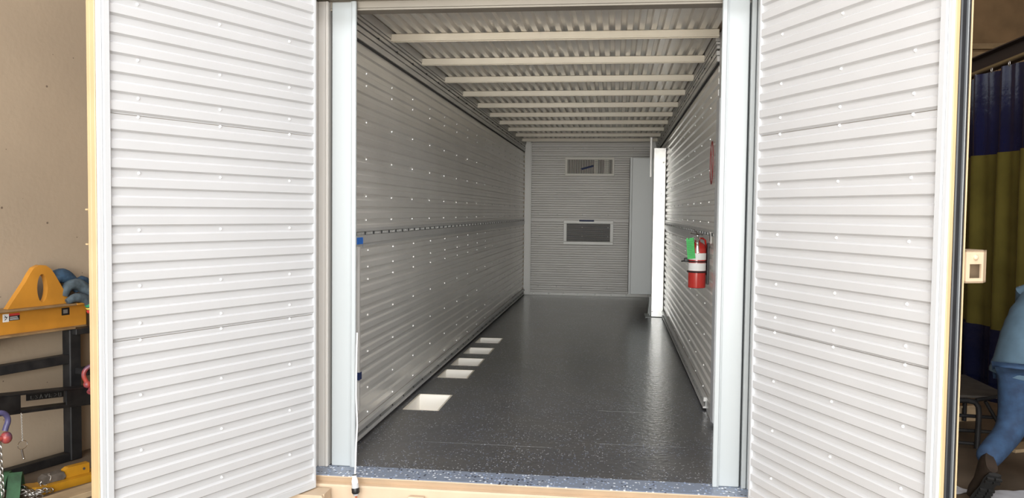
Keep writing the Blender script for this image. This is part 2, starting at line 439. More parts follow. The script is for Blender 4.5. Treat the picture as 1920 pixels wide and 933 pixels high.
# ------------------------------------------------------------------ front frame: header, posts, sill
mb = MB()
mb.box(-1.66, .80, 4.335, 4.42, 2.475, 2.66, 0, .003); mb.box(-1.56, .70, 4.328, 4.42, 2.463, 2.474, 0, .002)
mb.box(-1.66, .80, 4.17, 4.334, 2.512, 2.66, 0, .003)
struct(mb.build('trim_4', M['header'], smooth=0))
def jamb(name, x0, x1, y0, y1, z1, inner, mname):
    # hollow-looking post: main face, stepped groove and narrow lip on the opening side
    mb = MB(); s = 1 if inner > 0 else -1
    d = .030
    yl = y0 + .006      # the lip beside the opening is only sheet-thin in depth
    if s > 0: mb.box(x0, x1 - d, y0 + .008, y1, 0.0, z1, 0, .004); mb.box(x1 - d + .004, x1, y0 - .012, yl, 0.0, z1, 0, .004); mb.box(x1 - d - .002, x1 - d + .010, y0 - .002, y0 + .03, 0.0, z1)
    else: mb.box(x0 + d, x1, y0 + .008, y1, 0.0, z1, 0, .004); mb.box(x0, x0 + d - .004, y0 - .012, yl, 0.0, z1, 0, .004); mb.box(x0 + d - .010, x0 + d + .002, y0 - .002, y0 + .03, 0.0, z1)
    return struct(mb.build(name, M[mname], smooth=0))
jamb('trim_5', -1.522, -1.382, 4.31, 4.40, 2.507, 1, 'postw')
jamb('trim_6', .516, .652, 4.29, 4.38, 2.507, -1, 'postw')
mb = MB(); mb.box(-1.612, -1.592, 4.255, 4.40, 0, 2.507, 0, .003); mb.box(-1.590, -1.552, 4.300, 4.40, 0, 2.507); mb.box(-1.550, -1.534, 4.292, 4.40, 0, 2.507, 0, .003)
struct(mb.build('trim_7', M['postc'], smooth=0))
mb = MB(); mb.box(.660, .684, 4.28, 4.38, 0, 2.507, 0, .003); mb.box(.687, .712, 4.27, 4.38, 0, 2.507, 0, .003)
struct(mb.build('trim_8', M['postw'], smooth=0))
mb = MB()
mb.box(-1.68, -1.6125, 4.19, 4.40, -.13, 2.66, 0, .006)
struct(mb.build('trim_9', M['postc'], smooth=0))
mb = MB(); mb.box(.7125, .80, 4.19, 4.40, -.13, 2.66, 0, .006); struct(mb.build('trim_10', M['postc'], smooth=0))
# dark strip put in for the shaded gap beside each post
mb = MB(); mb.box(-1.536, -1.515, 4.402, 4.415, 0, 2.507)
z = .1
while z < 2.45:
    mb.box(-1.534, -1.518, 4.396, 4.403, z, z + .008, 1); z += random.choice((.21, .27, .33))
mb.box(.648, .664, 4.382, 4.41, 0, 2.507)
struct(mb.build('trim_11', [M['seal'], M['trimw']], smooth=0))
# blue flaked strip and tan sill
mb = MB(); mb.box(-1.612, .712, 4.162, 4.334, -.004, -.0005)
struct(mb.build('trim_12', M['sill'], smooth=0))
mb = MB()
mb.box(-1.69, .80, 4.19, 4.40, -.14, -.005)
mb.add([(-1.69, 4.163, -.005), (-1.69, 4.163, -.010), (-1.69, 4.188, -.046), (-1.69, 4.191, -.005), (.80, 4.163, -.005), (.80, 4.163, -.010), (.80, 4.188, -.046), (.80, 4.191, -.005)],
       [(0, 1, 2, 3), (4, 7, 6, 5), (0, 4, 5, 1), (1, 5, 6, 2), (0, 3, 7, 4)])
mb.box(-1.69, .80, 4.140, 4.20, -.30, -.044, 0, .008)
struct(mb.build('trim_13', M['tan'], smooth=0))
mb = MB(); mb.box(-1.038, -.953, 4.098, 4.125, -.11, -.073, 0, .004); mb.cyl((-.995, 4.10, -.09), (-.995, 4.09, -.09), .010, 12)
tag(mb.build('hinge_stop', M['tan'], smooth=30), 'small tan steel bracket welded low on the sill front', 'bracket')
t = thing('corner_casting', (-1.56, 4.03, -.18), 'tan corner casting with a round hole below the open door', 'casting')
mb = MB(); mb.frame((0, 4.0, 0), ex, ez, -ey)
cx, cz, r = -1.512, -.105, .022
N = 24
outer = []
X0, X1, Z0, Z1 = -1.68, -1.455, -.22, -.055
for k in range(N):
    a = 2*PI*k/N; dx, dz = math.cos(a), math.sin(a)
    tx = ((X1 - cx) / dx) if dx > 1e-9 else ((X0 - cx) / dx if dx < -1e-9 else 1e9)
    tz = ((Z1 - cz) / dz) if dz > 1e-9 else ((Z0 - cz) / dz if dz < -1e-9 else 1e9)
    tt = min(tx, tz); outer.append((cx + dx*tt, cz + dz*tt))
inner = [(cx + r*math.cos(2*PI*k/N), cz + r*math.sin(2*PI*k/N)) for k in range(N)]
mb.ringprism(outer, inner, -.02, 0); mb.mx = None
mb.box(X0, X1, 4.0205, 4.118, Z0, Z1)
mb.build('block', M['tan'], t, 0)
mb = MB(); mb.cyl((cx, 4.018, cz), (cx, 4.0203, cz), r * .98, 20); mb.build('bolt_hole', M['slot'], t)

# ------------------------------------------------------------------ doors
def door(name, H, dr, n, label, right=False):
    H = V((H[0], H[1], 0)); dr = V((*dr, 0)).normalized(); n = V((*n, 0)).normalized()
    root = empty(name, H); struct(root, label)
    ph = .033 if not right else .030
    z0, z1 = (-.048, 2.66) if not right else (.0, 2.66)
    W = 1.135
    rows = (.164, .390, .623, .852, .922, 1.077, 1.307, 1.54, 1.769, 1.845, 2.0, 2.225, 2.45)
    for a, b in ((z0 + .03, .857), (.859, 1.773), (1.775, z1)):
        mb = MB(); corr(mb, H + dr * .012, dr, W - .012, ez, a, b, n, ph, .012)
        for z in rows:
            if a < z < b:
                for w in (.17, .59, 1.0): 
                    zz = z; rivet(mb, H + dr * w + ez * zz + n * prof_off(zz, ph, .012), n, .0056)
        mb.build('siding_sheet', [M['white'], M['rivw']], root, 30)
    mb = MB().frame(H, dr, ez, n)   # trims: hinge side, foot, free side
    mb.box(0, .012, z0, z1, -.03, .002); mb.box(.012, W, z0, z0 + .030, -.02, .002)
    mb.build('edge_trim', M['trimw'], root, 0)
    mb = MB().frame(H, dr, ez, n)
    mb.box(W, W + .030, z0, z1, -.02, .010, 0, .003); mb.box(W + .030, W + .052, z0, z1, -.02, .004, 0, .003)
    mb.build('jamb_trim', M['trimw'], root, 0)
    mb = MB().frame(H, dr, ez, n)
    if not right:
        mb.box(.01, W + .052, z0, z1, -.060, -.0145 if False else -.021, 0, 0)
        mb.box(W + .052, W + .058, z0, z1, -.034, -.004, 0, .002); mb.box(W + .052, W + .056, z0, z1, -.060, -.036, 0, .002)
        mb.build('door_frame', M['tanedge'], root, 0)
        mb = MB().frame(H, dr, ez, n)
        for z in (1.387, 1.25): mb.box(W + .054, W + .060, z, z + .006, -.072, -.060)
        mb.build('hinge_pin', M['tanedge'], root, 0)
    else:
        mb.box(.01, W + .050, z0, z1, -.072, -.021)
        mb.box(W + .050, W + .056, z0, z1, -.024, -.006, 0, .002)
        mb.box(W + .050, W + .060, z0, z1, -.075, -.069, 0, .002)
        mb.build('door_frame', M['tanedge'], root, 0)
        mb = MB().frame(H, dr, ez, n)
        mb.box(W + .050, W + .060, z0, z1, -.048, -.025, 0, .004); mb.box(W + .050, W + .056, z0, z1, -.068, -.054)
        mb.build('rubber_gasket', M['seal'], root, 0)
        mb = MB().frame(H, dr, ez, n)
        mb.box(W + .050, W + .066, z0, z1, -.0535, -.0485, 0, .002)
        mb.build('gasket_lip', M['sealgrey'], root, 0)
    return root, H, dr, n
door('door_1', (-1.53, 4.10), (-.405, -.914), (.914, -.405), 'open white ribbed container door beside the concrete wall')
rd, H, dr, n = door('door_2', (.668, 4.10), (.39, -.92), (-.92, -.39), 'open white ribbed container door with black rubber gasket and tan lock box', True)
# lock box on the outer face of the right door, shell with window and domed bolt
f = MB(); W = 1.185
LB0 = H + dr * W + ez * 1.228
lb = empty('lock_box', LB0)
lb.parent = rd; lb.location = (dr * W + ez * 1.228); lb.rotation_euler = (0, 0, 0)
mb = MB().frame(H, dr, ez, n)
ax1, axm, ax0 = -.077, -.150, -.190           # across the thickness, beyond the outer face
zA, zB = 1.170, 1.284
W -= .043
mb.box(W + .049, W + .057, zA, 1.187, axm, ax1); mb.box(W + .049, W + .057, 1.236, zB, axm, ax1)
mb.box(W + .049, W + .057, 1.187, 1.236, axm, -.142); mb.box(W + .049, W + .057, 1.187, 1.236, -.092, ax1)
pr = [(W + .057, axm), (W + .030, ax0), (W - .05, ax0), (W - .05, ax1), (W + .057, ax1)]
for za, zb in ((zA, zA + .006), (zB - .006, zB)):   # end plates
    mb.add([(a, za, b) for a, b in pr] + [(a, zb, b) for a, b in pr], [(0,1,2,3,4), (9,8,7,6,5)] + [(k, (k+1) % 5, 5 + (k+1) % 5, 5 + k) for k in range(5)])
q = [(W + .057, axm), (W + .030, ax0), (W - .05, ax0), (W - .05, ax0 + .007), (W + .027, ax0 + .007), (W + .049, axm)]
mb.add([(a, zA, b) for a, b in q] + [(a, zB, b) for a, b in q], [(0,1,4,5), (1,2,3,4), (6,11,10,7), (7,10,9,8)] + [(k, (k+1) % 6, 6 + (k+1) % 6, 6 + k) for k in range(6)])
mb.box(W - .05, W - .043, zA, zB, ax0, ax1)
o = mb.build('box_shell', M['tan'], None, 30); o.parent = lb; o.matrix_parent_inverse = Matrix.Translation(-LB0)
mb = MB().frame(H, dr, ez, n); mb.lathe([(.010, 0), (.010, .003), (.007, .007), (.003, .009)], (W + .057, 1.259, -.115), (1, 0, 0), 16)
o = mb.build('bolt_head', M['tan'], None, 40); o.parent = lb; o.matrix_parent_inverse = Matrix.Translation(-LB0)

# ------------------------------------------------------------------ things on the back wall
def grille(name, x0, x1, z0, z1, label, vertical, n, fw, label_cat='vent', proud=.02):
    y = YB - .001
    t = thing(name, ((x0+x1)/2, y, (z0+z1)/2), label, label_cat)
    mb = MB(); y0 = y - proud
    mb.box(x0, x1, y0, y, z0, z0 + fw, 0, .004); mb.box(x0, x1, y0, y, z1 - fw, z1, 0, .004)
    mb.box(x0, x0 + fw, y0, y, z0 + fw, z1 - fw, 0, .004); mb.box(x1 - fw, x1, y0, y, z0 + fw, z1 - fw, 0, .004)
    mb.build('frame', M['alubfr'] if not vertical else M['cframe'], t, 0)
    mb = MB(); mb.box(x0 + fw, x1 - fw, y - .004, y - .001, z0 + fw, z1 - fw); mb.build('duct_opening', M['slot'], t, 0)
    mb = MB(); a0, a1, c0, c1 = x0 + fw, x1 - fw, z0 + fw, z1 - fw
    if vertical:
        for i in range(n):
            x = a0 + (a1 - a0) * (i + .5) / n
            if .60 < i / n < .68 or .82 < i/n < .93:
                mb.box(x - .003, x + .003, y0 + .004, y - .006, c0, c1)
            else: mb.box(x - .0055, x + .002, y0 + .004, y - .006, c0, c1)
        for i in range(12):
            z = c0 + (c1 - c0) * (i + .5) / 12
            for u, v in ((.60, .68), (.82, .93)): mb.box(a0 + (a1-a0)*u, a0 + (a1-a0)*v, y - .006, y - .004, z - .004, z + .004)
    else:
        for i in range(n):
            z = c0 + (c1 - c0) * (i + .5) / n
            mb.add([(a0, y0 + .003, z - .0022), (a1, y0 + .003, z - .0022), (a1, y - .005, z), (a0, y - .005, z),
                    (a0, y0 + .003, z + .0006), (a1, y0 + .003, z + .0006), (a1, y - .005, z + .003), (a0, y - .005, z + .003)],
                   [(0,1,2,3), (4,7,6,5), (0,4,5,1), (2,6,7,3), (0,3,7,4), (1,5,6,2)])
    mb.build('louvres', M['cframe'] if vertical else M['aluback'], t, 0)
    return t
grille('air_register', -.848, -.030, 2.012, 2.316, 'wide air register with upright louvres and a pale frame high on the back wall', True, 34, .036)
t2 = grille('louvred_vent', -.862, -.030, .858, 1.268, 'louvred vent with horizontal dark slats in an aluminium frame, low on the back wall', False, 19, .055)
mb = MB().frame((-.48, YB - .0225, 2.148), (math.cos(.27), 0, math.sin(.27)), (-math.sin(.27), 0, math.cos(.27)), (0, -1, 0))
mb.box(-.105, .105, -.016, .016, 0, .0008)
tag(mb.build('tape_strip', M['tapedk'], smooth=0), 'tilted navy tape strip across the upper air register', 'tape')
mb = MB(); mb.box(-.60, -.352, YB - .0235, YB - .0225, 1.248, 1.276); mb.box(-.60, -.352, YB - .0225, YB - .002, 1.270, 1.272)
tag(mb.build('tape_strip', M['tapedk'], smooth=0), 'navy tape strip on the top edge of the lower louvred vent', 'tape')

# ------------------------------------------------------------------ cabinet, pillar and floor plate
t = thing('electrical_cabinet', (.43, 11.95, .25), 'tall grey electrical cabinet mounted on the wall behind the bright metal column', 'cabinet')
mb = MB(); mb.box(.225, .640, 11.70, 12.35, .262, 2.170, 0, .004); mb.build('body', M['cab'], t, 0)
mb = MB(); mb.box(.195, .2235, 11.694, 12.355, .257, 2.175, 0, .003); dd = mb.build('door', M['cab'], t, 0)
for z in (1.75, 1.108, .689):
    mb = MB(); mb.cyl((.1955, 11.76, z), (.178, 11.76, z), .020, 14); mb.box(.160, .178, 11.752, 11.768, z - .034, z + .030, 0, .004)
    mb.build('latch', M['black'], dd, 30)
t = thing('metal_column', (.58, 11.3, 0), 'bright galvanised square column standing by the wall, in front of the grey cabinet', 'column')
mb = MB(); mb.box(.499, .658, 11.26, 11.42, .004, 2.273, 0, .004); mb.build('cover', M['galv'], t, 0)
mb = MB()
for x in (.512, .644):
    mb.cyl((x, 11.2605, .075), (x, 11.254, .075), .006, 8)
mb.cyl((.628, 11.2605, 2.08), (.628, 11.252, 2.08), .010, 8, 1)
mb.build('screws', [M['slot'], M['plasticw']], t)
mb = MB()
for (x, z, a, l) in ((.585, 1.62, 1.2, .05), (.60, 1.66, 1.9, .035), (.61, 1.60, 1.5, .05), (.575, 1.56, .8, .03), (.605, 1.55, 1.4, .04), (.59, 1.50, 2.0, .03), (.60, 1.72, 1.3, .04), (.563, .98, 1.0, .07)):
    mb.tube([(x, 11.2592, z), (x + l*.5*math.cos(a) + .006, 11.2592, z + l*.5*math.sin(a)), (x + l*math.cos(a), 11.2592, z + l*math.sin(a))], .0018, 5)
mb.build('pen_marks', M['slot'], t)
mb = MB(); mb.box(.42, .498, 11.20, 11.62, .0005, .006, 0, .001); mb.box(.484, .498, 11.43, 11.62, .006, .256)
mb.add([(.470, 11.60, .006), (.484, 11.60, .006), (.484, 11.60, .20)], [(0, 1, 2)])
rivet(mb, (.4835, 11.52, .10), -ex, .008)
tag(mb.build('floor_bracket', M['cab'], smooth=0), 'grey steel angle with foot plate on the floor beside the bright column', 'bracket')
mb = MB(); mb.box(.462, .490, 11.66, 11.69, 1.9, 2.45, 0, .003)
tag(mb.build('conduit', M['aluflat'], smooth=0), 'short grey conduit rising above the grey cabinet', 'conduit')

# ------------------------------------------------------------------ fire extinguisher, bracket, tag, sign
EX, EY = .582, 5.985
t = thing('fire_extinguisher', (EX, EY, .873), 'red fire extinguisher strapped to the ribbed wall', 'fire extinguisher')
mb = MB(); mb.lathe([(.050, .873), (.060, .877), (.0615, .885), (.0615, 1.150), (.058, 1.168), (.048, 1.184), (.032, 1.196), (.020, 1.201), (.018, 1.212)], (EX, EY, 0), (0,0,1), 36)
mb.build('cylinder', M['red'], t, 40)
mb = MB(); mb.lathe([(.0622, 1.075), (.0622, 1.122)], (EX, EY, 0), (0,0,1), 36); mb.lathe([(.0622, .998), (.0622, 1.052)], (EX, EY, 0), (0,0,1), 36)
lab_ = mb.build('paper_label', M['paper'], t, 40)
mb = MB()
for k, z in enumerate((1.113, 1.105, 1.097, 1.089, 1.044, 1.036, 1.020, 1.012, 1.004)):
    for a0 in (-1.95, -1.62, -1.3):
        aa = [a0 + .26 * j / 4 for j in range(5)]
        mb.tube([(EX + .0625*math.cos(a), EY + .0625*math.sin(a), z) for a in aa], .0012, 4, 0)
mb.build('label_print', M['rust'], lab_, 0)
mb = MB()
aa = [-2.30 + .35 * j / 4 for j in range(5)]
for z in (1.010, 1.018, 1.026): mb.tube([(EX + .0625*math.cos(a), EY + .0625*math.sin(a), z) for a in aa], .004, 4)
mb.build('yellow_mark', M['tagyel'], lab_, 0)
mb = MB(); mb.lathe([(.015, 1.205), (.017, 1.212), (.017, 1.232), (.012, 1.236), (.012, 1.246)], (EX, EY, 0), (0,0,1), 18)
mb.cyl((EX - .012, EY, 1.222), (EX - .034, EY, 1.222), .010, 12)
mb.build('valve', M['chrome'], t, 40)
mb = MB()
mb.tube([(EX, EY - .010, 1.240), (EX - .004, EY - .035, 1.236), (EX - .006, EY - .056, 1.205), (EX - .006, EY - .066, 1.150), (EX - .004, EY - .066, 1.125)], [.008, .009, .009, .010, .011], 10, flat=.45)
mb.build('lever', M['chrome'], t, 40)
mb = MB()
mb.tube([(EX + .004, EY + .010, 1.246), (EX - .004, EY - .018, 1.258), (EX + .030, EY - .045, 1.252)], [.009, .012, .009], 10, flat=.35)
mb.tube([(EX - .050, EY - .02, 1.262), (EX - .022, EY - .010, 1.256), (EX, EY, 1.250)], .004, 8)
mb.tube([(EX + .002, EY, 1.250), (EX - .014, EY - .01, 1.275), (EX - .030, EY - .02, 1.286)], .004, 8)
mb.build('handle', M['rust'], t, 40)
mb = MB()
mb.tube([(EX + .015, EY - .01, 1.226), (EX + .036, EY + .020, 1.226), (EX + .056, EY + .03, 1.212), (EX + .064, EY + .035, 1.150), (EX + .064, EY + .035, 1.02), (EX + .062, EY + .035, .965)], [.007, .007, .007, .007, .007, .008], 12)
mb.build('hose', M['red'], t, 40)
mb = MB().frame((EX - .055, EY - .050, 1.12), (1, 0, 0), (0, 0, 1), (0, -1, 0))
t = thing('inspection_tag', (EX - .06, EY - .07, 1.20), 'bright green inspection tag hanging from the extinguisher valve', 'tag')
mb = MB().frame((EX - .050, EY - .066, 1.232), V((.985, -.05, .10)).normalized(), V((-.10, 0, .995)).normalized(), (0, -1, 0))
mb.prism([(-.036, -.002), (-.022, -.002), (-.020, -.012), (-.016, -.012), (-.014, -.002), (0, -.002), (.016, -.002), (.016, -.148), (-.038, -.148)], 0, .0012)
mb.build('card', M['tag'], t, 0)
mb = MB().frame((EX - .050, EY - .0675, 1.232), V((.985, -.05, .10)).normalized(), V((-.10, 0, .995)).normalized(), (0, -1, 0))
for k in range(9): mb.box(-.032, .010 - (k % 3) * .006, -.030 - k * .0125, -.027 - k * .0125, 0, .0006)
mb.build('card_print', mat('dark_green_print', (.01, .20, .04), .5), t, 0)
mb = MB(); mb.tube([(EX - .045, EY - .066, 1.228), (EX - .030, EY - .04, 1.236), (EX - .010, EY - .012, 1.238)], .0015, 6); mb.build('string', M['plasticw'], t)
t = thing('extinguisher_bracket', (.66, EY, 1.0), 'black strap bracket holding the red extinguisher to the wall', 'bracket')
mb = MB()
ring = [(EX + .0655*math.cos(2*PI*k/32), EY + .0655*math.sin(2*PI*k/32), 1.062) for k in range(32)]
mb.tube(ring, .0045, 8, 0, True); mb.tube([(a, b, .990) for a, b, c in ring], .006, 8, 0, True)
mb.build('strap', M['black'], t, 40)
mb = MB(); mb.box(EX - .092, EX - .064, EY - .02, EY + .012, 1.058, 1.086, 0, .004); mb.tube([(EX - .066, EY - .010, 1.064), (EX - .090, EY - .010, 1.064), (EX - .112, EY - .012, 1.062)], .005, 8)
mb.build('clasp', M['black'], t, 30)
mb = MB(); mb.box(.6475, .6635, EY - .018, EY + .018, .90, 1.19, 0, .003); mb.build('backplate', M['black'], t, 0)
t = thing('receptacle_clip', (.655, 5.80, 1.2), 'small metal clip plate with a dark slot on the rail beside the extinguisher', 'clip')
mb = MB(); mb.box(.650, .655, 5.79, 5.87, 1.195, 1.275, 0, .002); mb.build('plate', M['alur'], t, 0)
mb = MB(); mb.box(.6485, .6500, 5.815, 5.845, 1.21, 1.26); mb.build('slot', M['slot'], t, 0)
t = thing('warning_sign', (.66, 5.885, 1.754), 'round red prohibition ring sign seen edge-on on the ribbed wall', 'sign')
mb = MB().frame((.658, 5.885, 1.754), (0, -1, 0), (0, 0, 1), (-1, 0, 0))
N = 40; ro, ri = .150, .134
mb.ringprism([(ro*math.cos(2*PI*k/N)*.62, ro*math.sin(2*PI*k/N)) for k in range(N)], [(ri*math.cos(2*PI*k/N)*.60, ri*math.sin(2*PI*k/N)) for k in range(N)], 0, .004)
mb.build('red_ring', M['redsign'], t, 0)
mb = MB().frame((.658, 5.885, 1.754), (0, -1, 0), (0, 0, 1), (-1, 0, 0))
mb.prism([(-.058, .098), (-.050, .106), (.058, -.098), (.050, -.106)], .0005, .004); mb.build('slash_bar', M['redsign'], t, 0)

# ------------------------------------------------------------------ tape, liner strip, white cable at the left post
mb = MB(); mb.add([(-1.3805, 4.42, 1.250), (-1.3795, 4.42, 1.250), (-1.403, 4.50, 1.232), (-1.404, 4.50, 1.232), (-1.3805, 4.42, 1.213), (-1.3795, 4.42, 1.213), (-1.404, 4.50, 1.190), (-1.405, 4.50, 1.190)],
                  [(0,1,2,3), (4,7,6,5), (0,4,5,1), (3,2,6,7), (1,5,6,2), (0,3,7,4)])
mb.box(-1.3815, -1.3805, 4.318, 4.425, 1.213, 1.250)
tag(mb.build('tape_strip', M['tape'], smooth=0), 'bright blue tape scrap curling off the post, just below the slotted rail', 'tape')
mb = MB(); mb.box(-1.470, -1.446, 4.565, 4.595, .245, 1.19, 0, .004)
tag(mb.build('liner_strip', M['postc'], smooth=0), 'pale hanging plastic strip behind the post carrying the white cable', 'strip')
mb = MB(); mb.box(-1.474, -1.442, 4.555, 4.563, .425, .468); mb.box(-1.4415, -1.4405, 4.555, 4.60, .425, .468)
tag(mb.build('tape_strip', M['tapedk'], smooth=0), 'navy tape strip low on the pale hanging strip behind the post', 'tape')
t = thing('power_cable', (-1.318, 4.13, 0), 'thin white cable with grey and black inline plug hanging over the sill', 'cable')
mb = MB(); mb.tube([(-1.368, 4.285, .74), (-1.362, 4.26, .66), (-1.372, 4.285, .52), (-1.374, 4.288, .40), (-1.358, 4.26, .25), (-1.352, 4.22, .13), (-1.335, 4.16, .055), (-1.323, 4.115, .026)], .0045, 10)
mb.build('cord', M['plasticw'], t)
mb = MB(); ax = V((.10, -.05, -1)).normalized(); P0 = V((-1.321, 4.098, .030))
mb.lathe([(.011, 0), (.011, .003)], P0, ax, 14, 1); mb.lathe([(.009, .003), (.011, .012), (.017, .032), (.017, .044)], P0, ax, 16)
mb.build('plug_sleeve', [M['plasticw'], M['black']], t, 40)
mb = MB(); mb.lathe([(.0165, .044), (.0185, .052), (.0185, .068)], P0, ax, 16); mb.build('plug_body', M['plasticg'], t, 40)
mb = MB(); mb.lathe([(.016, .0985), (.012, .108), (.006, .110)], P0, ax, 16); mb.build('plug_tip', M['plasticg'], t, 40)
mb = MB(); mb.lathe([(.019, .068), (.021, .074), (.020, .082), (.021, .090), (.017, .098)], P0, ax, 16); mb.build('plug_collar', M['black'], t, 40)
mb = MB(); q = P0 + ax * .11; mb.tube([q, q + V((.003, -.002, -.05)), q + V((.002, .0, -.12))], .0055, 10); mb.build('supply_lead', M['cable'], t)

# ------------------------------------------------------------------ the shop around the container
mb = MB(); mb.box(-8, 9, -5, 17, GZ - .1, GZ); struct(mb.build('ground', M['shopfl'], smooth=0))
mb = MB(); mb.box(-30, 30, -40, -5.001, GZ - .1, GZ); struct(mb.build('yard_ground', M['outfl'], smooth=0))
D = V((.315, .949, 0)).normalized(); NN = V((.949, -.315, 0)).normalized(); RO = V((-3.65, 5.17, GZ))
def rk(s, t, z=0): return RO + D * s + NN * t + V((0, 0, z - GZ))
mb = MB().frame(rk(0, -.115, 0) , D, ez, NN)
mb.box(-11.2, 3.0, GZ, 6.2, -.2, 0)
# casting pits in the concrete
for k in range(70):
    s = random.uniform(-1.6, .35); z = random.uniform(-.2, 3.0); r = random.choice((.003, .004, .005, .009))
    mb.lathe([(r, -.001), (r * .8, .0008)], (s, z, 0), (0, 0, 1), 7, 1)
struct(mb.build('wall_left_shop', [M['conc'], M['pit']], smooth=0), 'beige pitted concrete shop wall')
mb = MB(); mb.box(-7, 9, 16.5, 16.7, GZ, 6.2)
for k in range(60): mb.box(4.0 + k*.075, 4.03 + k*.075, 16.46, 16.5, GZ, 4.2)
struct(mb.build('wall_back_shop', M['shopwall'], smooth=0), 'dark brown shop wall')
mb = MB(); mb.box(4, 9, 16.38, 16.455, 4.50, 4.60, 0); mb.box(4, 9, 16.36, 16.455, 4.21, 4.44)
struct(mb.build('trim_14', M['girt'], smooth=0))
mb = MB(); mb.box(8.8, 9, -5, 16.5, GZ, 6.2); struct(mb.build('wall_right_shop', M['shopwall'], smooth=0))
mb = MB(); mb.box(-10, 9, -5.2, 17, 6.2, 6.35); struct(mb.build('roof', M['shopwall'], smooth=0))

# front wall of the shop (behind the viewer) with its big open roller door
mb = MB(); mb.box(-10, -7, -5.2, -5, GZ, 6.2); mb.box(8, 9, -5.2, -5, GZ, 6.2); mb.box(-7, 8, -5.2, -5, 6.0, 6.2)
struct(mb.build('wall_front_shop', M['conc'], smooth=0))
# --- rack
def rkm(t=0.): return MB().frame(rk(0, t, 0), D, ez, NN)
t = thing('sling_rack', rk(0, 0, GZ), 'black steel tube rack against the concrete wall carrying the orange lifting beam', 'rack')
mb = rkm(); mb.box(-.045, .040, GZ + .001, .575, -.04, .04, 0, .006); mb.build('post', M['blackst'], t, 0)
mb = rkm(); mb.box(-1.6, -.045, .345, .405, -.03, .035, 0, .004); mb.build('upper_bar', M['blackst'], t, 0)
mb = rkm(); mb.box(-1.6, -.045, GZ + .001, -.262, -.03, .035, 0, .004); mb.build('foot_bar', M['blackst'], t, 0)
mb = rkm(); mb.box(-.010, .13, .270, .312, .041, .16, 0, .003); mb.build('peg', M['blackst'], t, 0)
mb = rkm(); mb.box(-.03, .12, .540, .580, -.02, .085, 0, .003); mb.box(-1.6, -.545, .540, .572, -.02, .085, 0, .003); mb.build('rest_angle', M['blackst'], t, 0)
# --- cross channel (fork attachment) lying across the rack
A = V((-3.20 - .52, 4.52, .2)); 
t = thing('slotted_channel', rk(-.3, .3, .1), 'black slotted steel channel with faded chalk writing, lying across the rack', 'steel channel')
def sh(s0, s1, zt0, zt1): pass
ca, cb = rk(-.78, .30, 0), rk(-.02, .14, 0)
cd = (cb - ca).normalized(); cn = V((cd.y, -cd.x, 0)); cz0 = .150; sl = -.130
up = V((0, 0, 1)); cdir = (cd + V((0, 0, sl))).normalized()
def chm(): return MB().frame(ca + V((0, 0, .295)), cdir, up, cn)
L = .95
mb = chm()
mb.box(0, L, -.010, 0, -.09, .03, 0, .002)
mb.box(0, L, -.122, -.104, -.09, .03, 0, .002)
mb.box(0, .225, -.104, -.010, .018, .03); mb.box(.60, L, -.104, -.010, .018, .028)
mb.box(.30, .60, -.052, -.010, -.002, .004); mb.box(0, .34, -.104, -.010, -.09, -.08)
mb.build('channel', M['blackst'], t, 0)
mb = chm()
for i, (u, pts) in enumerate(((.33, ((0, .02), (.0, 0), (.018, 0))), (.365, ((.02, .022), (0, .022), (.018, .004), (0, 0))), (.40, ((0, 0), (.01, .024), (.02, 0))), (.44, ((0, .022), (.01, 0), (.022, .022))), (.475, ((0, 0), (0, .022), (.018, .012), (.004, .010), (.02, 0))), (.52, ((0, .022), (.018, .014), (0, .002))), (.555, ((0, 0), (0, .022), (.018, .022), (.018, 0), (0, 0))))):
    mb.tube([(u + p[0], -.044 + p[1], .0065) for p in pts], .0016, 5)
mb.build('chalk_marks', mat('chalk', (.10, .10, .095), .9), t, 0)
# --- orange lifting beam
t = thing('lifting_beam', rk(-.4, 0, .57), 'orange steel lifting beam with an oval lifting eye on top, resting on the rack', 'lifting beam')
mb = rkm()
mb.box(-1.6, .105, .592, .738, -.006, .006, 0); mb.box(-1.6, -.02, .580, .592, -.07, .07, 1, .002); 
mb.box(-.02, .10, .580, .592, -.07, .02, 1, .002)
mb.box(-1.6, -.010, .738, .752, -.07, .07, 1, .003); mb.box(-.0102, .10, .738, .752, -.07, .07, 0, .003)
mb.build('i_beam', [M['orange'], M['orangew']], t, 0)
mb = rkm()
def eyept(th):  # outer outline of the lug, by angle around the hole centre
    return th
cxh, czh = -.222, .868; hw, hh = .036, .092
outl = [(-.455, .7525), (-.43, .7525), (-.02, .7525), (-.035, .785), (-.135, .955), (-.160, .990), (-.195, 1.015), (-.235, 1.020), (-.275, 1.005), (-.305, .965), (-.335, .915)]
N = 40
def ray_poly(ax_, az_, poly):
    best = 1e9
    for i in range(len(poly)):
        (x1, z1), (x2, z2) = poly[i], poly[(i+1) % len(poly)]
        ex_, ez_ = x2 - x1, z2 - z1; den = ax_ * ez_ - az_ * ex_
        if abs(den) < 1e-12: continue
        tt = ((x1 - cxh) * ez_ - (z1 - czh) * ex_) / den; uu = ((x1 - cxh) * az_ - (z1 - czh) * ax_) / den
        if tt > 0 and -1e-9 <= uu <= 1 + 1e-9: best = min(best, tt)
    return best
angs = sorted(set([2*PI*k/N for k in range(N)] + [math.atan2(z - czh, x - cxh) % (2*PI) for x, z in outl]))
outer = []; inner = []
for a in angs:
    tt = ray_poly(math.cos(a), math.sin(a), outl); outer.append((cxh + tt*math.cos(a), czh + tt*math.sin(a)))
    inner.append((cxh + hw*math.cos(a)*1.0, czh + hh*math.sin(a)))
mb.ringprism(outer, inner, -.022, .022)
mb.build('lifting_eye', M['orange'], t, 30)
mb = rkm(); mb.box(-.478, -.438, .672, .722, .0062, .0072, 0); 
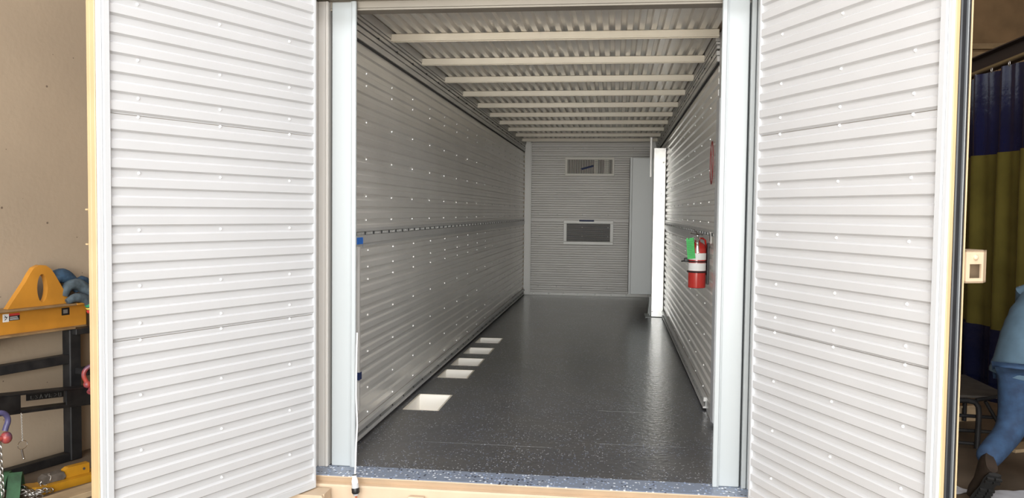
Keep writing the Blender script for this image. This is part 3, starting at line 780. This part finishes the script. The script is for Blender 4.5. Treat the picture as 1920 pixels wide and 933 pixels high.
mb.box(-.4378, -.368, .708, .722, .0062, .0072, 1); mb.box(-.4378, -.368, .677, .7078, .0062, .0072, 2)
for k in range(3): mb.box(-.432, -.375 - .004*k, .682 + k*.008, .685 + k*.008, .0072, .0078, 0)
mb.tube([(-.466, .712, .0078), (-.452, .697, .0078), (-.466, .684, .0078)], .0022, 5, 2); mb.tube([(-.470, .700, .0078), (-.448, .703, .0078)], .002, 5, 2)
mb.build('warning_label', [M['paper'], M['tagred'], M['black']], t, 0)
mb = rkm(); mb.box(-.078, -.020, .672, .722, .0062, .0072); mb.box(-.066, -.034, .684, .710, .0072, .0080, 1); mb.build('data_plate', [M['black'], M['aludark']], t, 0)
# --- blue slings draped on the beam end
def blob(name, pts, r, mtl, parent=None, seg=14, flat=1., sub=3):
    P = [V(p) for p in pts]; out = []; rad = []
    R = r if isinstance(r, (list, tuple)) else [r] * len(P)
    n = len(P)
    for i in range(n - 1):
        p0, p1, p2, p3 = P[max(i-1, 0)], P[i], P[i+1], P[min(i+2, n-1)]
        for k in range(sub):
            t_ = k / sub
            out.append(.5 * ((2*p1) + (p2 - p0)*t_ + (2*p0 - 5*p1 + 4*p2 - p3)*t_*t_ + (3*p1 - p0 - 3*p2 + p3)*t_**3)); rad.append(R[i] + (R[i+1] - R[i]) * t_)
    out.append(P[-1]); rad.append(R[-1])
    mb = MB(); mb.tube(out, rad, seg, 0, False, flat); return mb.build(name, mtl, parent, 60)
t = thing('round_sling', rk(.05, 0, .75), 'blue fabric lifting slings bunched over the end of the orange beam', 'lifting sling')
blob('sling_loop', [rk(-.14, -.02, .83), rk(-.10, -.03, .92), rk(-.04, -.03, .935), rk(.02, -.03, .90), rk(.07, -.02, .83)], [.03, .045, .05, .04, .03], M['sling'], t)
blob('sling_loop', [rk(-.06, .01, .80), rk(-.03, .01, .865), rk(.05, .01, .87), rk(.12, .02, .80), rk(.165, .02, .70), rk(.17, .02, .56)], [.025, .035, .04, .04, .035, .028], M['slinggr'], t)
blob('sling_loop', [rk(-.07, .05, .765), rk(-.01, .06, .79), rk(.06, .06, .77), rk(.105, .06, .71), rk(.13, .06, .62), rk(.145, .05, .52)], [.02, .03, .032, .028, .024, .028], M['slinggr'], t)
blob('sling_loop', [rk(.06, -.05, .85), rk(.12, -.05, .89), rk(.17, -.05, .85), rk(.18, -.05, .78)], [.03, .035, .03, .02], M['sling'], t)
for (s, z, m, h) in ((.090, .742, 'taggrn', .034), (.103, .712, 'tagyel', .012), (.108, .692, 'tagred', .022), (.148, .585, 'tagred', .030)):
    mb = MB(); c = rk(s, .06, z); mb.lathe([(.031, -h/2), (.034, 0), (.031, h/2)], c, (D * .3 - ez).normalized(), 14); mb.build('colour_tag', M[m], t, 50)
# --- bow shackle builder
def bow(mb, c, ax_, up_, R, r, m=0):
    c, ax_, up_ = V(c), V(ax_).normalized(), V(up_).normalized(); pts = []
    for k in range(19):
        a = -.62 + (PI + 1.24) * k / 18
        pts.append(c + ax_ * (R * math.cos(a)) + up_ * (R * math.sin(a)))
    pts = [pts[0] - up_ * R * .55 - ax_ * R * .18] + pts + [pts[-1] - up_ * R * .55 + ax_ * R * .18]
    mb.tube(pts, r, 12, m); return pts[0], pts[-1]
t = thing('bow_shackle', rk(.03, .12, .3), 'red bow shackle looped over the short peg of the rack', 'shackle')
mb = MB(); a, b = bow(mb, rk(.015, .19, .278), (NN*.55 + D*.83), ez, .058, .015); mb.build('bow', M['shack'], t, 50)
mb = MB(); mb.ball(a, .026, 14); mb.ball(b, .026, 14); 
mb.tube([a, b], .014, 12); mb.tube([rk(.03, .19, .20), rk(.0, .2, .185), rk(-.035, .21, .165)], [.02, .024, .017], 12)
mb.ball(rk(.070, .19, .225), .034, 14, 0, (1, 1, .9))
mb.build('pin', M['shack'], t, 50)
t = thing('bow_shackle', rk(-.77, .42, .1), 'large blue and red shackle hanging at the open end of the slotted channel', 'shackle')
mb = MB(); a, b = bow(mb, rk(-.775, .42, .160), (D), ez, .052, .016); mb.build('bow', M['shblue'], t, 50)
mb = MB(); mb.ball(rk(-.735, .42, .060), .032, 14, 0, (1, 1, 1.1)); mb.cyl(rk(-.83, .42, .062), rk(-.72, .42, .062), .015, 14); mb.build('pin', M['shack'], t, 50)
def chain(name, p0, p1, n, w, l, r, mt, parent):
    p0, p1 = V(p0), V(p1); d = (p1 - p0); dn = d.normalized(); side = dn.cross(V((0, 1, .2))).normalized(); s2 = dn.cross(side)
    mb = MB()
    for i in range(n):
        c = p0 + d * ((i + .5) / n); s_ = side if i % 2 else s2; pts = []
        for k in range(10):
            a = 2*PI*k/10; pts.append(c + dn * (l * math.sin(a)) + s_ * (w * math.cos(a)))
        mb.tube(pts, r, 5, 0, True)
    return mb.build(name, mt, parent, 60)
t = thing('hanging_chain', rk(-.75, .42, -.1), 'steel chain hanging below the large blue and red shackle', 'chain')
chain('links', rk(-.775, .42, .04), rk(-.760, .42, -.28), 15, .010, .016, .0035, M['steel'], t)
t = thing('pin_chain', rk(-.594, .35, .0), 'thin chain with a ring and quick-release pin hanging from the black channel', 'chain')
chain('links', rk(-.596, .35, .165), rk(-.592, .35, .0), 20, .0035, .0065, .0013, M['steel'], t)
mb = MB(); c = rk(-.592, .35, -.028); mb.tube([c + D * (.030*math.cos(2*PI*k/24)) + V((0, 0, .026*math.sin(2*PI*k/24))) for k in range(24)], .0022, 6, 0, True); mb.build('ring', M['chrome'], t)
mb = MB(); mb.cyl(rk(-.597, .35, -.052), rk(-.585, .35, -.112), .0065, 10); mb.ball(rk(-.585, .35, -.112), .0075, 10); mb.build('pin', M['chrome'], t)
# --- floor clutter on the left
t = thing('plate_clamp', (-3.30, 4.66, GZ), 'yellow steel clamp with a worn grey jaw lying on the floor by the rack', 'clamp')
a_ = V((-3.355, 4.50, GZ)); b_ = V((-3.225, 4.76, GZ)); dx = (b_ - a_).normalized(); nx = V((dx.y, -dx.x, 0)); Lc = .37
def cm(): return MB().frame(a_ - dx * .03, dx, ez, nx)
mb = cm(); mb.prism([(0, .001), (Lc, .001), (Lc, .048), (.02, .048), (-.055, .062), (-.03, .038)], -.12, 0); mb.build('base', M['yellow'], t, 0)
mb = cm(); mb.prism([(.17, .049), (Lc - .05, .049), (Lc - .05, .112), (.19, .112), (.165, .098)], -.09, -.045); mb.cyl((Lc - .085, .082, -.045), (Lc - .085, .082, -.043), .008, 12, 1); mb.build('upright', [M['yellow'], M['slot']], t, 0)
mb = cm(); mb.prism([(.03, .050), (.155, .050), (.168, .065), (.155, .096), (.055, .096), (.03, .08)], -.10, -.035); mb.build('jaw', M['rust'], t, 0)
mb = MB(); mb.ball((-3.30, 5.10, -.175), .038, 16, 0, (1, 1, .8)); mb.cyl((-3.30, 5.10, GZ + .001), (-3.30, 5.10, -.19), .016, 12); mb.lathe([(.045, GZ + .001), (.045, GZ + .03), (.02, GZ + .04)], (-3.30, 5.10, 0), (0,0,1), 16)
tag(mb.build('ball_stand', M['rust'], smooth=40), 'round worn metal knob on a stub, standing behind the yellow clamp', 'tool')
t = thing('web_sling', (-3.52, 4.50, GZ), 'dark green webbing sling slumped on the floor in front of the rack', 'lifting sling')
def ribbon(name, pts, w, wd, mtl, parent, th=.006):
    mb = MB(); n = len(pts); wd = V(wd).normalized(); vs = []
    for i, p in enumerate(pts):
        p = V(p); tt = (V(pts[min(i+1, n-1)]) - V(pts[max(i-1, 0)])).normalized(); nr = tt.cross(wd).normalized()
        for a, b in ((-w, -th), (w, -th), (w, th), (-w, th)): vs.append(p + wd * a + nr * b)
    fs = [(0, 3, 2, 1), (4*n-4, 4*n-3, 4*n-2, 4*n-1)]
    for i in range(n - 1):
        for k in range(4): fs.append((4*i+k, 4*i+(k+1) % 4, 4*i+4+(k+1) % 4, 4*i+4+k))
    mb.add(vs, fs); return mb.build(name, mtl, parent, 60)
g0 = V((-3.50, 4.56, GZ))
ribbon('webbing', [g0 + V((.05 - .01*k, -.22 + .02*k, .010 + h)) for k, h in enumerate((0, .03, .08, .12, .135, .12, .08, .02, 0))], .035, (.8, .5, 0), M['green'], t)
ribbon('webbing', [g0 + V((-.06 - .006*k, -.22 + .026*k, .012 + h)) for k, h in enumerate((0, .05, .10, .125, .13, .10, .04, 0))], .04, (.9, .3, 0), M['green'], t)
mb = MB(); c = V((-3.63, 4.42, -.262)); mb.tube([c + V((.045*math.cos(2*PI*k/24), .02*math.cos(2*PI*k/24), .045*math.sin(2*PI*k/24))) for k in range(24)], .011, 10, 0, True)
tag(mb.build('metal_ring', M['brass'], smooth=60), 'dull bronze ring standing beside the green sling', 'ring')
t = thing('loose_chain', (-3.36, 4.45, GZ), 'loose steel chain heaped on the floor beside the yellow clamp', 'chain')
P = V((-3.47, 4.44, GZ + .012)); mb = MB()
for i in range(34):
    a = random.uniform(0, PI); c = P + V((random.uniform(-.02, .14), random.uniform(-.05, .10), random.uniform(0, .035)))
    u = V((math.cos(a), math.sin(a), random.uniform(-.3, .3))).normalized(); w = u.cross(V((0, 0, 1))).normalized()
    if i % 2: w = u.cross(w)
    mb.tube([c + u * (.019*math.cos(2*PI*k/12)) + w * (.011*math.sin(2*PI*k/12)) for k in range(12)], .0035, 6, 0, True)
mb.build('links', M['steel'], t, 60)
mb = MB(); c = V((-3.40, 4.55, -.262)); u = V((.5, .4, .75)).normalized(); w = V((.6, -.8, 0)).normalized()
for q in (-.012, .014): mb.tube([c + w*q + u * (.045*math.cos(2*PI*k/16)) + u.cross(w) * (.018*math.sin(2*PI*k/16)) for k in range(16)], .005, 8, 0, True)
mb.build('master_link', M['steel'], t, 60)
mb = MB().frame((-3.26, 4.33, GZ), V((.36, .93, 0)).normalized(), V((-.93, .36, 0)).normalized(), ez); mb.box(-.1, 1.1, -.12, .02, .001, .035, 0, .003)
tag(mb.build('wood_plank', M['wood'], smooth=0), 'pale wooden plank lying on the shop floor below the yellow clamp', 'plank')

# ------------------------------------------------------------------ right side of the shop
CX = 3.0
t = thing('welding_curtain', (CX, 7, 1.2), 'hanging vinyl welding curtain, blue above, amber in the middle and navy below', 'curtain')
def curtain(z0, z1, x, mt, nm, amp=.045, seed=0):
    ya, yb, n = 4.9, 8.6, 150; vs = []; rnd = random.Random(3); ph = [rnd.uniform(0, 6) for _ in range(4)]
    zs = [z0 + (z1 - z0) * i / 6 for i in range(7)]
    for z in zs:
        k = .75 + .25 * (z - z0) / max(z1 - z0, .1)
        for i in range(n + 1):
            y = ya + (yb - ya) * i / n
            d = amp * k * (math.sin(y * 15 + ph[0] + .3*z) + .45 * math.sin(y * 31 + ph[1]) + .3 * math.sin(y * 6.3 + ph[2]))
            vs.append((x + d, y, z))
    m_ = n + 1; fs = [(j*m_+i, j*m_+i+1, (j+1)*m_+i+1, (j+1)*m_+i) for j in range(6) for i in range(n)]
    N0 = len(vs); vs += [(p[0] + .003, p[1], p[2]) for p in vs]; fs += [tuple(N0 + q for q in f[::-1]) for f in fs]
    mb = MB(); mb.add(vs, fs); return mb.build(nm, mt, t, 60)
curtain(1.905, 2.57, CX, M['cblue'], 'upper_panel'); curtain(.513, 1.905, CX, M['colive'], 'amber_panel'); curtain(-.06, .513, CX, M['cnavy'], 'lower_panel')
mb = MB()
y = 5.0
while y < 8.5:
    mb = MB(); c = V((CX - .03, y, 2.575)); mb.tube([c + V((0, .012*math.cos(2*PI*k/12), .022*math.sin(2*PI*k/12))) for k in range(12)], .003, 6, 0, True); y += .30
    mb.build('hanging_ring', M['steel'], t)
mb = MB(); mb.tube([(CX - .02, 4.8, 2.605), (CX - .02, 6.5, 2.605), (CX - .02, 8.7, 2.600)], .016, 12)
tag(mb.build('curtain_rod', M['railm'], smooth=60), 'brassy pipe rod above the blue vinyl curtain', 'rod')
mb = MB(); mb.box(CX + .10, CX + .24, 4.6, 9.4, 2.665, 2.675); mb.box(CX + .165, CX + .175, 4.6, 9.4, 2.675, 2.790); mb.box(CX + .10, CX + .24, 4.6, 9.4, 2.790, 2.800)
mb.box(CX + .11, CX + .23, 8.9, 9.1, GZ, 2.665)
tag(mb.build('steel_beam', M['ibeam'], smooth=0), 'dark brown steel beam over the curtain rod', 'beam')
for kk, (xx, lab) in enumerate(((5.3, 'upright steel column of the dark shop behind the curtain'),)):
    pass
# work cart
t = thing('work_table', (2.8, 6.9, GZ), 'low black tube-frame table behind the walking person', 'table')
mb = MB(); mb.box(2.30, 2.93, 6.45, 7.30, .060, .078); mb.build('table_top', M['woodtop'], t, 0)
mb = MB(); mb.tube([(2.20, 6.42, .045), (2.60, 6.42, .045), (2.655, 6.42, .035), (2.68, 6.42, .0), (2.685, 6.42, -.05), (2.68, 6.42, GZ + .012)], .020, 12); mb.build('leg', M['blackst'], t, 60)
mb = MB(); mb.tube([(2.95, 6.50, .06), (2.96, 6.50, -.1), (2.96, 6.50, GZ + .012)], .018, 12); mb.cyl((2.96, 6.5, GZ + .001), (2.96, 6.5, GZ + .045), .026, 12); mb.build('leg', M['blackst'], t, 60)
mb = MB(); mb.tube([(2.30, 7.3, .06), (2.30, 7.3, GZ + .012)], .018, 12); mb.build('leg', M['blackst'], t, 60)
mb = MB(); mb.tube([(2.93, 7.28, .06), (2.93, 7.28, GZ + .012)], .018, 12); mb.build('leg', M['blackst'], t, 60)
mb = MB()
for z in (-.08, -.19): mb.tube([(2.25, 6.42, z + .02), (2.95, 6.48, z - .01)], .013, 10)
mb.tube([(2.25, 6.46, -.265), (2.68, 6.44, -.280)], .013, 10); mb.tube([(2.735, 6.44, .04), (2.86, 6.46, -.16)], .013, 10)
mb.tube([(2.66, 6.42, .05), (2.95, 6.50, .09)], .014, 10)
mb.build('rails', M['blackst'], t, 60)
mb = MB().frame((2.75, 7.35, -.2), (.95, .3, 0), (-.3, .95, 0), (0, 0, 1)); mb.box(-.3, .3, -.12, .12, 0, .018)
mb.box(-.28, .28, -.10, .10, GZ + .2 + .001, 0)
tag(mb.build('lumber_stack', M['wood'], smooth=0), 'pale boards lying under the black tube-frame table', 'board')
mb = MB().frame((3.12, 6.55, GZ), (.9, .4, 0), (-.4, .9, 0), (0, 0, 1)); mb.box(-.25, .3, -.08, .08, .001, .025)
tag(mb.build('wood_offcut', M['wood'], smooth=0), 'short wooden board on the floor under the walking person', 'board')
for (x, y, r, lab, w, h) in ((2.12, 5.42, .5, 'pale paper sheet on the floor tucked behind the door gasket', .10, .07), (2.44, 5.36, .15, 'larger white paper sheet on the floor beside the lifted boot', .17, .10)):
    mb = MB().frame((x, y, GZ), (math.cos(r), math.sin(r), 0), (-math.sin(r), math.cos(r), 0), (0, 0, 1)); n = 8; vs = []
    for j in range(n + 1):
        for i in range(n + 1): vs.append((-w + 2*w*i/n, -h + 2*h*j/n, .004 + .006*abs(math.sin(i*.9 + j*.5))))
    fs = [(j*(n+1)+i, j*(n+1)+i+1, (j+1)*(n+1)+i+1, (j+1)*(n+1)+i) for j in range(n) for i in range(n)]
    N0 = len(vs); vs += [(a, b, c - .001) for a, b, c in vs]; fs += [tuple(N0 + q for q in f[::-1]) for f in fs]
    mb.add(vs, fs); tag(mb.build('paper_sheet', M['sheet'], smooth=60), lab, 'paper', 'paper sheets on the shop floor')

# ------------------------------------------------------------------ person
def skin(name, verts, edges, radii, mtl, parent, root=0, sub=2, thick=None):
    me = bpy.data.meshes.new(name); me.from_pydata([tuple(v) for v in verts], edges, [])
    o = bpy.data.objects.new(name, me); col.objects.link(o)
    md = o.modifiers.new('Skin', 'SKIN'); md.use_smooth_shade = True
    sv = me.skin_vertices[0] if me.skin_vertices else None
    if sv is None:
        bpy.context.view_layer.objects.active = o
        me.attributes  # noqa
    sv = me.skin_vertices[0]
    for i, r in enumerate(radii): sv.data[i].radius = r if isinstance(r, tuple) else (r, r); sv.data[i].use_root = (i == root)
    sd = o.modifiers.new('Sub', 'SUBSURF'); sd.levels = sub; sd.render_levels = sub
    me.materials.append(mtl)
    if parent: o.parent = parent; o.matrix_parent_inverse = Matrix.Translation(-parent_loc(parent))
    # bake to a real mesh so that it carries no live modifier
    dg = bpy.context.evaluated_depsgraph_get(); ev = o.evaluated_get(dg); nm_ = bpy.data.meshes.new_from_object(ev)
    o.modifiers.clear(); o.data = nm_; nm_.polygons.foreach_set('use_smooth', [True] * len(nm_.polygons))
    if not nm_.materials: nm_.materials.append(mtl)
    return o
pel = V((2.435, 5.30, .56)); hL = V((2.405, 5.24, .50)); hR = V((2.53, 5.36, .50))
kL = V((2.395, 5.26, .13)); aL = V((2.175, 5.08, -.01)); kR = V((2.72, 5.52, .20)); aR = V((2.78, 5.44, -.20))
sp1 = V((2.50, 5.36, .70)); sp2 = V((2.62, 5.44, .86)); nk = V((2.78, 5.54, 1.00)); hd = V((2.88, 5.60, 1.08))
shL = V((2.60, 5.58, .92)); shR = V((2.78, 5.36, .90)); eL = V((2.66, 5.72, .68)); eR = V((2.84, 5.30, .66)); wL = V((2.78, 5.82, .54)); wR = V((2.86, 5.16, .52))
person = thing('person', (2.40, 5.30, GZ), 'person in light denim shirt, blue jeans and boots, leaning forward in mid-stride', 'person')
vb = [pel, hL, hR, kL, kR, aL, aR, sp1, sp2, nk, hd, shL, shR, eL, eR, wL, wR]
eb = [(0,1), (0,2), (1,3), (2,4), (3,5), (4,6), (0,7), (7,8), (8,9), (9,10), (8,11), (8,12), (11,13), (12,14), (13,15), (14,16)]
rb = [.10, .085, .085, .052, .052, .036, .036, .10, .11, .05, .07, .05, .05, .037, .037, .026, .026]
base = len(vb)
for wpt, dirv in ((15, (wL - eL).normalized()), (16, (wR - eR).normalized())):
    w0 = vb[wpt]; p = w0 + dirv * .06; vb.append(p); rb.append(.032); eb.append((wpt, len(vb) - 1)); pi_ = len(vb) - 1
    sd = dirv.cross(ez).normalized()
    for f, (o_, l_) in enumerate(((-.03, .06), (-.010, .075), (.010, .07), (.030, .055))):
        q = p + dirv * .03 + sd * o_; vb.append(q); rb.append(.009); eb.append((pi_, len(vb)-1))
        vb.append(q + dirv * l_ * .6 - ez * .012); rb.append(.008); eb.append((len(vb)-2, len(vb)-1))
        vb.append(q + dirv * l_ - ez * .035); rb.append(.007); eb.append((len(vb)-2, len(vb)-1))
    q = p - sd * .035; vb.append(q - sd*.015); rb.append(.011); eb.append((pi_, len(vb)-1)); vb.append(q - sd*.03 + dirv*.03 - ez*.01); rb.append(.009); eb.append((len(vb)-2, len(vb)-1))
skin('body', vb, eb, rb, M['skin'], person)
vj = [pel + V((0,0,.03)), hL + V((.0, 0, -.02)), hR, hL.lerp(kL, .5), kL, kL.lerp(aL, .5), aL.lerp(kL, -.10), hR.lerp(kR, .5), kR, kR.lerp(aR, .5), aR.lerp(kR, .06)]
skin('jeans', vj, [(0,1), (0,2), (1,3), (3,4), (4,5), (5,6), (2,7), (7,8), (8,9), (9,10)], [.135, .118, .12, .105, .088, .082, .074, .10, .085, .08, .072], M['jeans'], person)
mb = MB()
tor = [(V((2.427, 5.30, .440)), .180), (V((2.437, 5.30, .50)), .176), (V((2.455, 5.32, .60)), .160), (V((2.50, 5.36, .70)), .155), (V((2.555, 5.40, .79)), .158), (V((2.62, 5.45, .865)), .155), (V((2.69, 5.49, .93)), .125), (V((2.745, 5.52, .975)), .075), (V((2.765, 5.53, .995)), .065)]
pp = []; rr = []
for k in range(len(tor) - 1):
    for q in range(3):
        u = q / 3; pp.append(tor[k][0].lerp(tor[k+1][0], u)); rr.append(tor[k][1]*(1-u) + tor[k+1][1]*u + .004*math.sin(k*2.1 + q*1.7))
pp.append(tor[-1][0]); rr.append(tor[-1][1])
mb.tube(pp, rr, 28, 0, False, .82)
for sh_, e_, w_ in ((shL, eL, wL), (shR, eR, wR)):
    mb.tube([sh_.lerp(nk, .4), sh_, sh_.lerp(e_, .5), e_, e_.lerp(w_, .5), e_.lerp(w_, .9)], [.06, .075, .068, .056, .05, .042], 16)
mb.build('shirt', M['shirt'], person, 50)
def boot(ankle, toe, up_, nm_):
    ankle, toe = V(ankle), V(toe); f = (toe - ankle).normalized(); u = V(up_); u = (u - f * u.dot(f)).normalized(); s = f.cross(u)
    mb = MB(); n = 14
    Lb = (toe - ankle).length
    # sections from heel to toe
    for (nmx, mt, secs) in (('boot_upper', M['boot'], [(-.065, .030, .045, .10), (-.03, .042, .05, .13), (.03, .045, .045, .11), (.10, .043, .040, .06), (.17, .050, .036, .045), (.225, .042, .03, .03), (.245, .02, .018, .012)]),
                            ('boot_sole', M['sole'], [(-.072, .034, .012, .012), (-.03, .045, .014, .014), (.05, .040, .012, .012), (.13, .050, .013, .013), (.20, .054, .013, .013), (.25, .035, .012, .012)])):
        mb = MB(); vs = []; fs = []
        for (d, w, h0, h1) in secs:
            zc = 0 if mt is M['boot'] else -.062
            for k in range(n):
                a = 2*PI*k/n; hh = h1 if math.sin(a) > 0 else h0
                vs.append(ankle + f * d + s * (w*math.cos(a)) + u * (zc + hh*math.sin(a)))
        for j in range(len(secs) - 1):
            for k in range(n): fs.append((j*n+k, j*n+(k+1) % n, (j+1)*n+(k+1) % n, (j+1)*n+k))
        fs.append(tuple(range(n))[::-1]); fs.append(tuple(range((len(secs)-1)*n, len(secs)*n))); mb.add(vs, fs)
        if mt is M['sole']:
            for d in (-.05, -.02, .06, .09, .12, .15, .18, .21):
                for q in (-1, 1):
                    c = ankle + f*d + s*(q*.022) - u*.080; mb.frame(c, f, s, u); mb.box(-.008, .008, -.017, .017, -.008, .006); mb.mx = None
        o = mb.build(nmx, mt, person, 50)
f = V((-.06, .62, -.78)).normalized()
boot(V((2.160, 5.02, -.075)), V((2.160, 5.02, -.075)) + f * .2, V((.1, .78, .62)), 'l')
boot(V((2.78, 5.44, GZ + .095)), V((2.83, 5.65, GZ + .095)), (0, 0, 1), 'r')
mb = MB(); mb.ball(hd + V((.01, .01, .02)), .090, 20, 0, (.9, 1.0, 1.15)); mb.build('hair', M['hair'], person, 60)

# ------------------------------------------------------------------ light
w = bpy.data.worlds.new('World'); bpy.context.scene.world = w; w.use_nodes = True
w.node_tree.nodes['Background'].inputs[0].default_value = (.90, .95, 1.0, 1)
w.node_tree.nodes['Background'].inputs[1].default_value = 1.0
sl_ = bpy.data.lights.new('sun', 'SUN'); sl_.energy = 5.0; sl_.angle = .02; sl_.color = (1., .88, .70)
so = bpy.data.objects.new('sun', sl_); col.objects.link(so)
so.rotation_euler = V((.10, .72, -.69)).to_track_quat('-Z', 'Y').to_euler()

al = bpy.data.lights.new('daylight_fill', 'AREA'); al.shape = 'RECTANGLE'; al.size = 14.6; al.size_y = 5.2; al.energy = 500; al.color = (.88, .945, 1.0)
ao = bpy.data.objects.new('daylight_fill', al); col.objects.link(ao); ao.location = (.5, -5.3, 3.3); ao.rotation_euler = (PI/2, 0, PI)
ao.rotation_euler = V((0, 1, 0)).to_track_quat('-Z', 'Z').to_euler()
bl = bpy.data.lights.new('daylight_fill', 'AREA'); bl.shape = 'RECTANGLE'; bl.size = 5.2; bl.size_y = 3.4; bl.energy = 450; bl.color = (1.0, .975, .92)  # added low light that brightens the deep end of the container
bo = bpy.data.objects.new('daylight_fill', bl); col.objects.link(bo); bo.location = (-.4, -5.25, 1.5); bo.rotation_euler = ao.rotation_euler
for lx in (-1.8, 1.4):       # unseen overhead lights, added so the rib undersides go darker
    hl = bpy.data.lights.new('overhead_fill', 'AREA'); hl.shape = 'RECTANGLE'; hl.size = 1.2; hl.size_y = 2.4; hl.energy = 170; hl.color = (.97, .98, 1.0)
    ho = bpy.data.objects.new('overhead_fill', hl); col.objects.link(ho); ho.location = (lx, .2, 6.1)
# ------------------------------------------------------------------ camera
cam = bpy.data.cameras.new('camera'); co = bpy.data.objects.new('camera', cam); col.objects.link(co)
r_, u_, f_ = V((.99221147, .12406768, .01111801)), V((-.01661618, .04336949, .99892091)), V((-.12345162, .99132553, -.04509324))
co.matrix_world = Matrix(((r_.x, u_.x, -f_.x, 0), (r_.y, u_.y, -f_.y, 0), (r_.z, u_.z, -f_.z, 1.40), (0, 0, 0, 1)))
cam.sensor_width = 36; cam.lens = 1550 / 1920 * 36; cam.clip_start = .02
sc = bpy.context.scene; sc.camera = co
sc.view_settings.view_transform = 'Standard'; sc.view_settings.look = 'None'; sc.view_settings.gamma = 1; sc.view_settings.use_curve_mapping = False
sc.view_settings.exposure = 0.5
sc.cycles.max_bounces = 12; sc.cycles.diffuse_bounces = 10; sc.cycles.glossy_bounces = 6; sc.cycles.sample_clamp_indirect = 4
sc.cycles.use_denoising = True
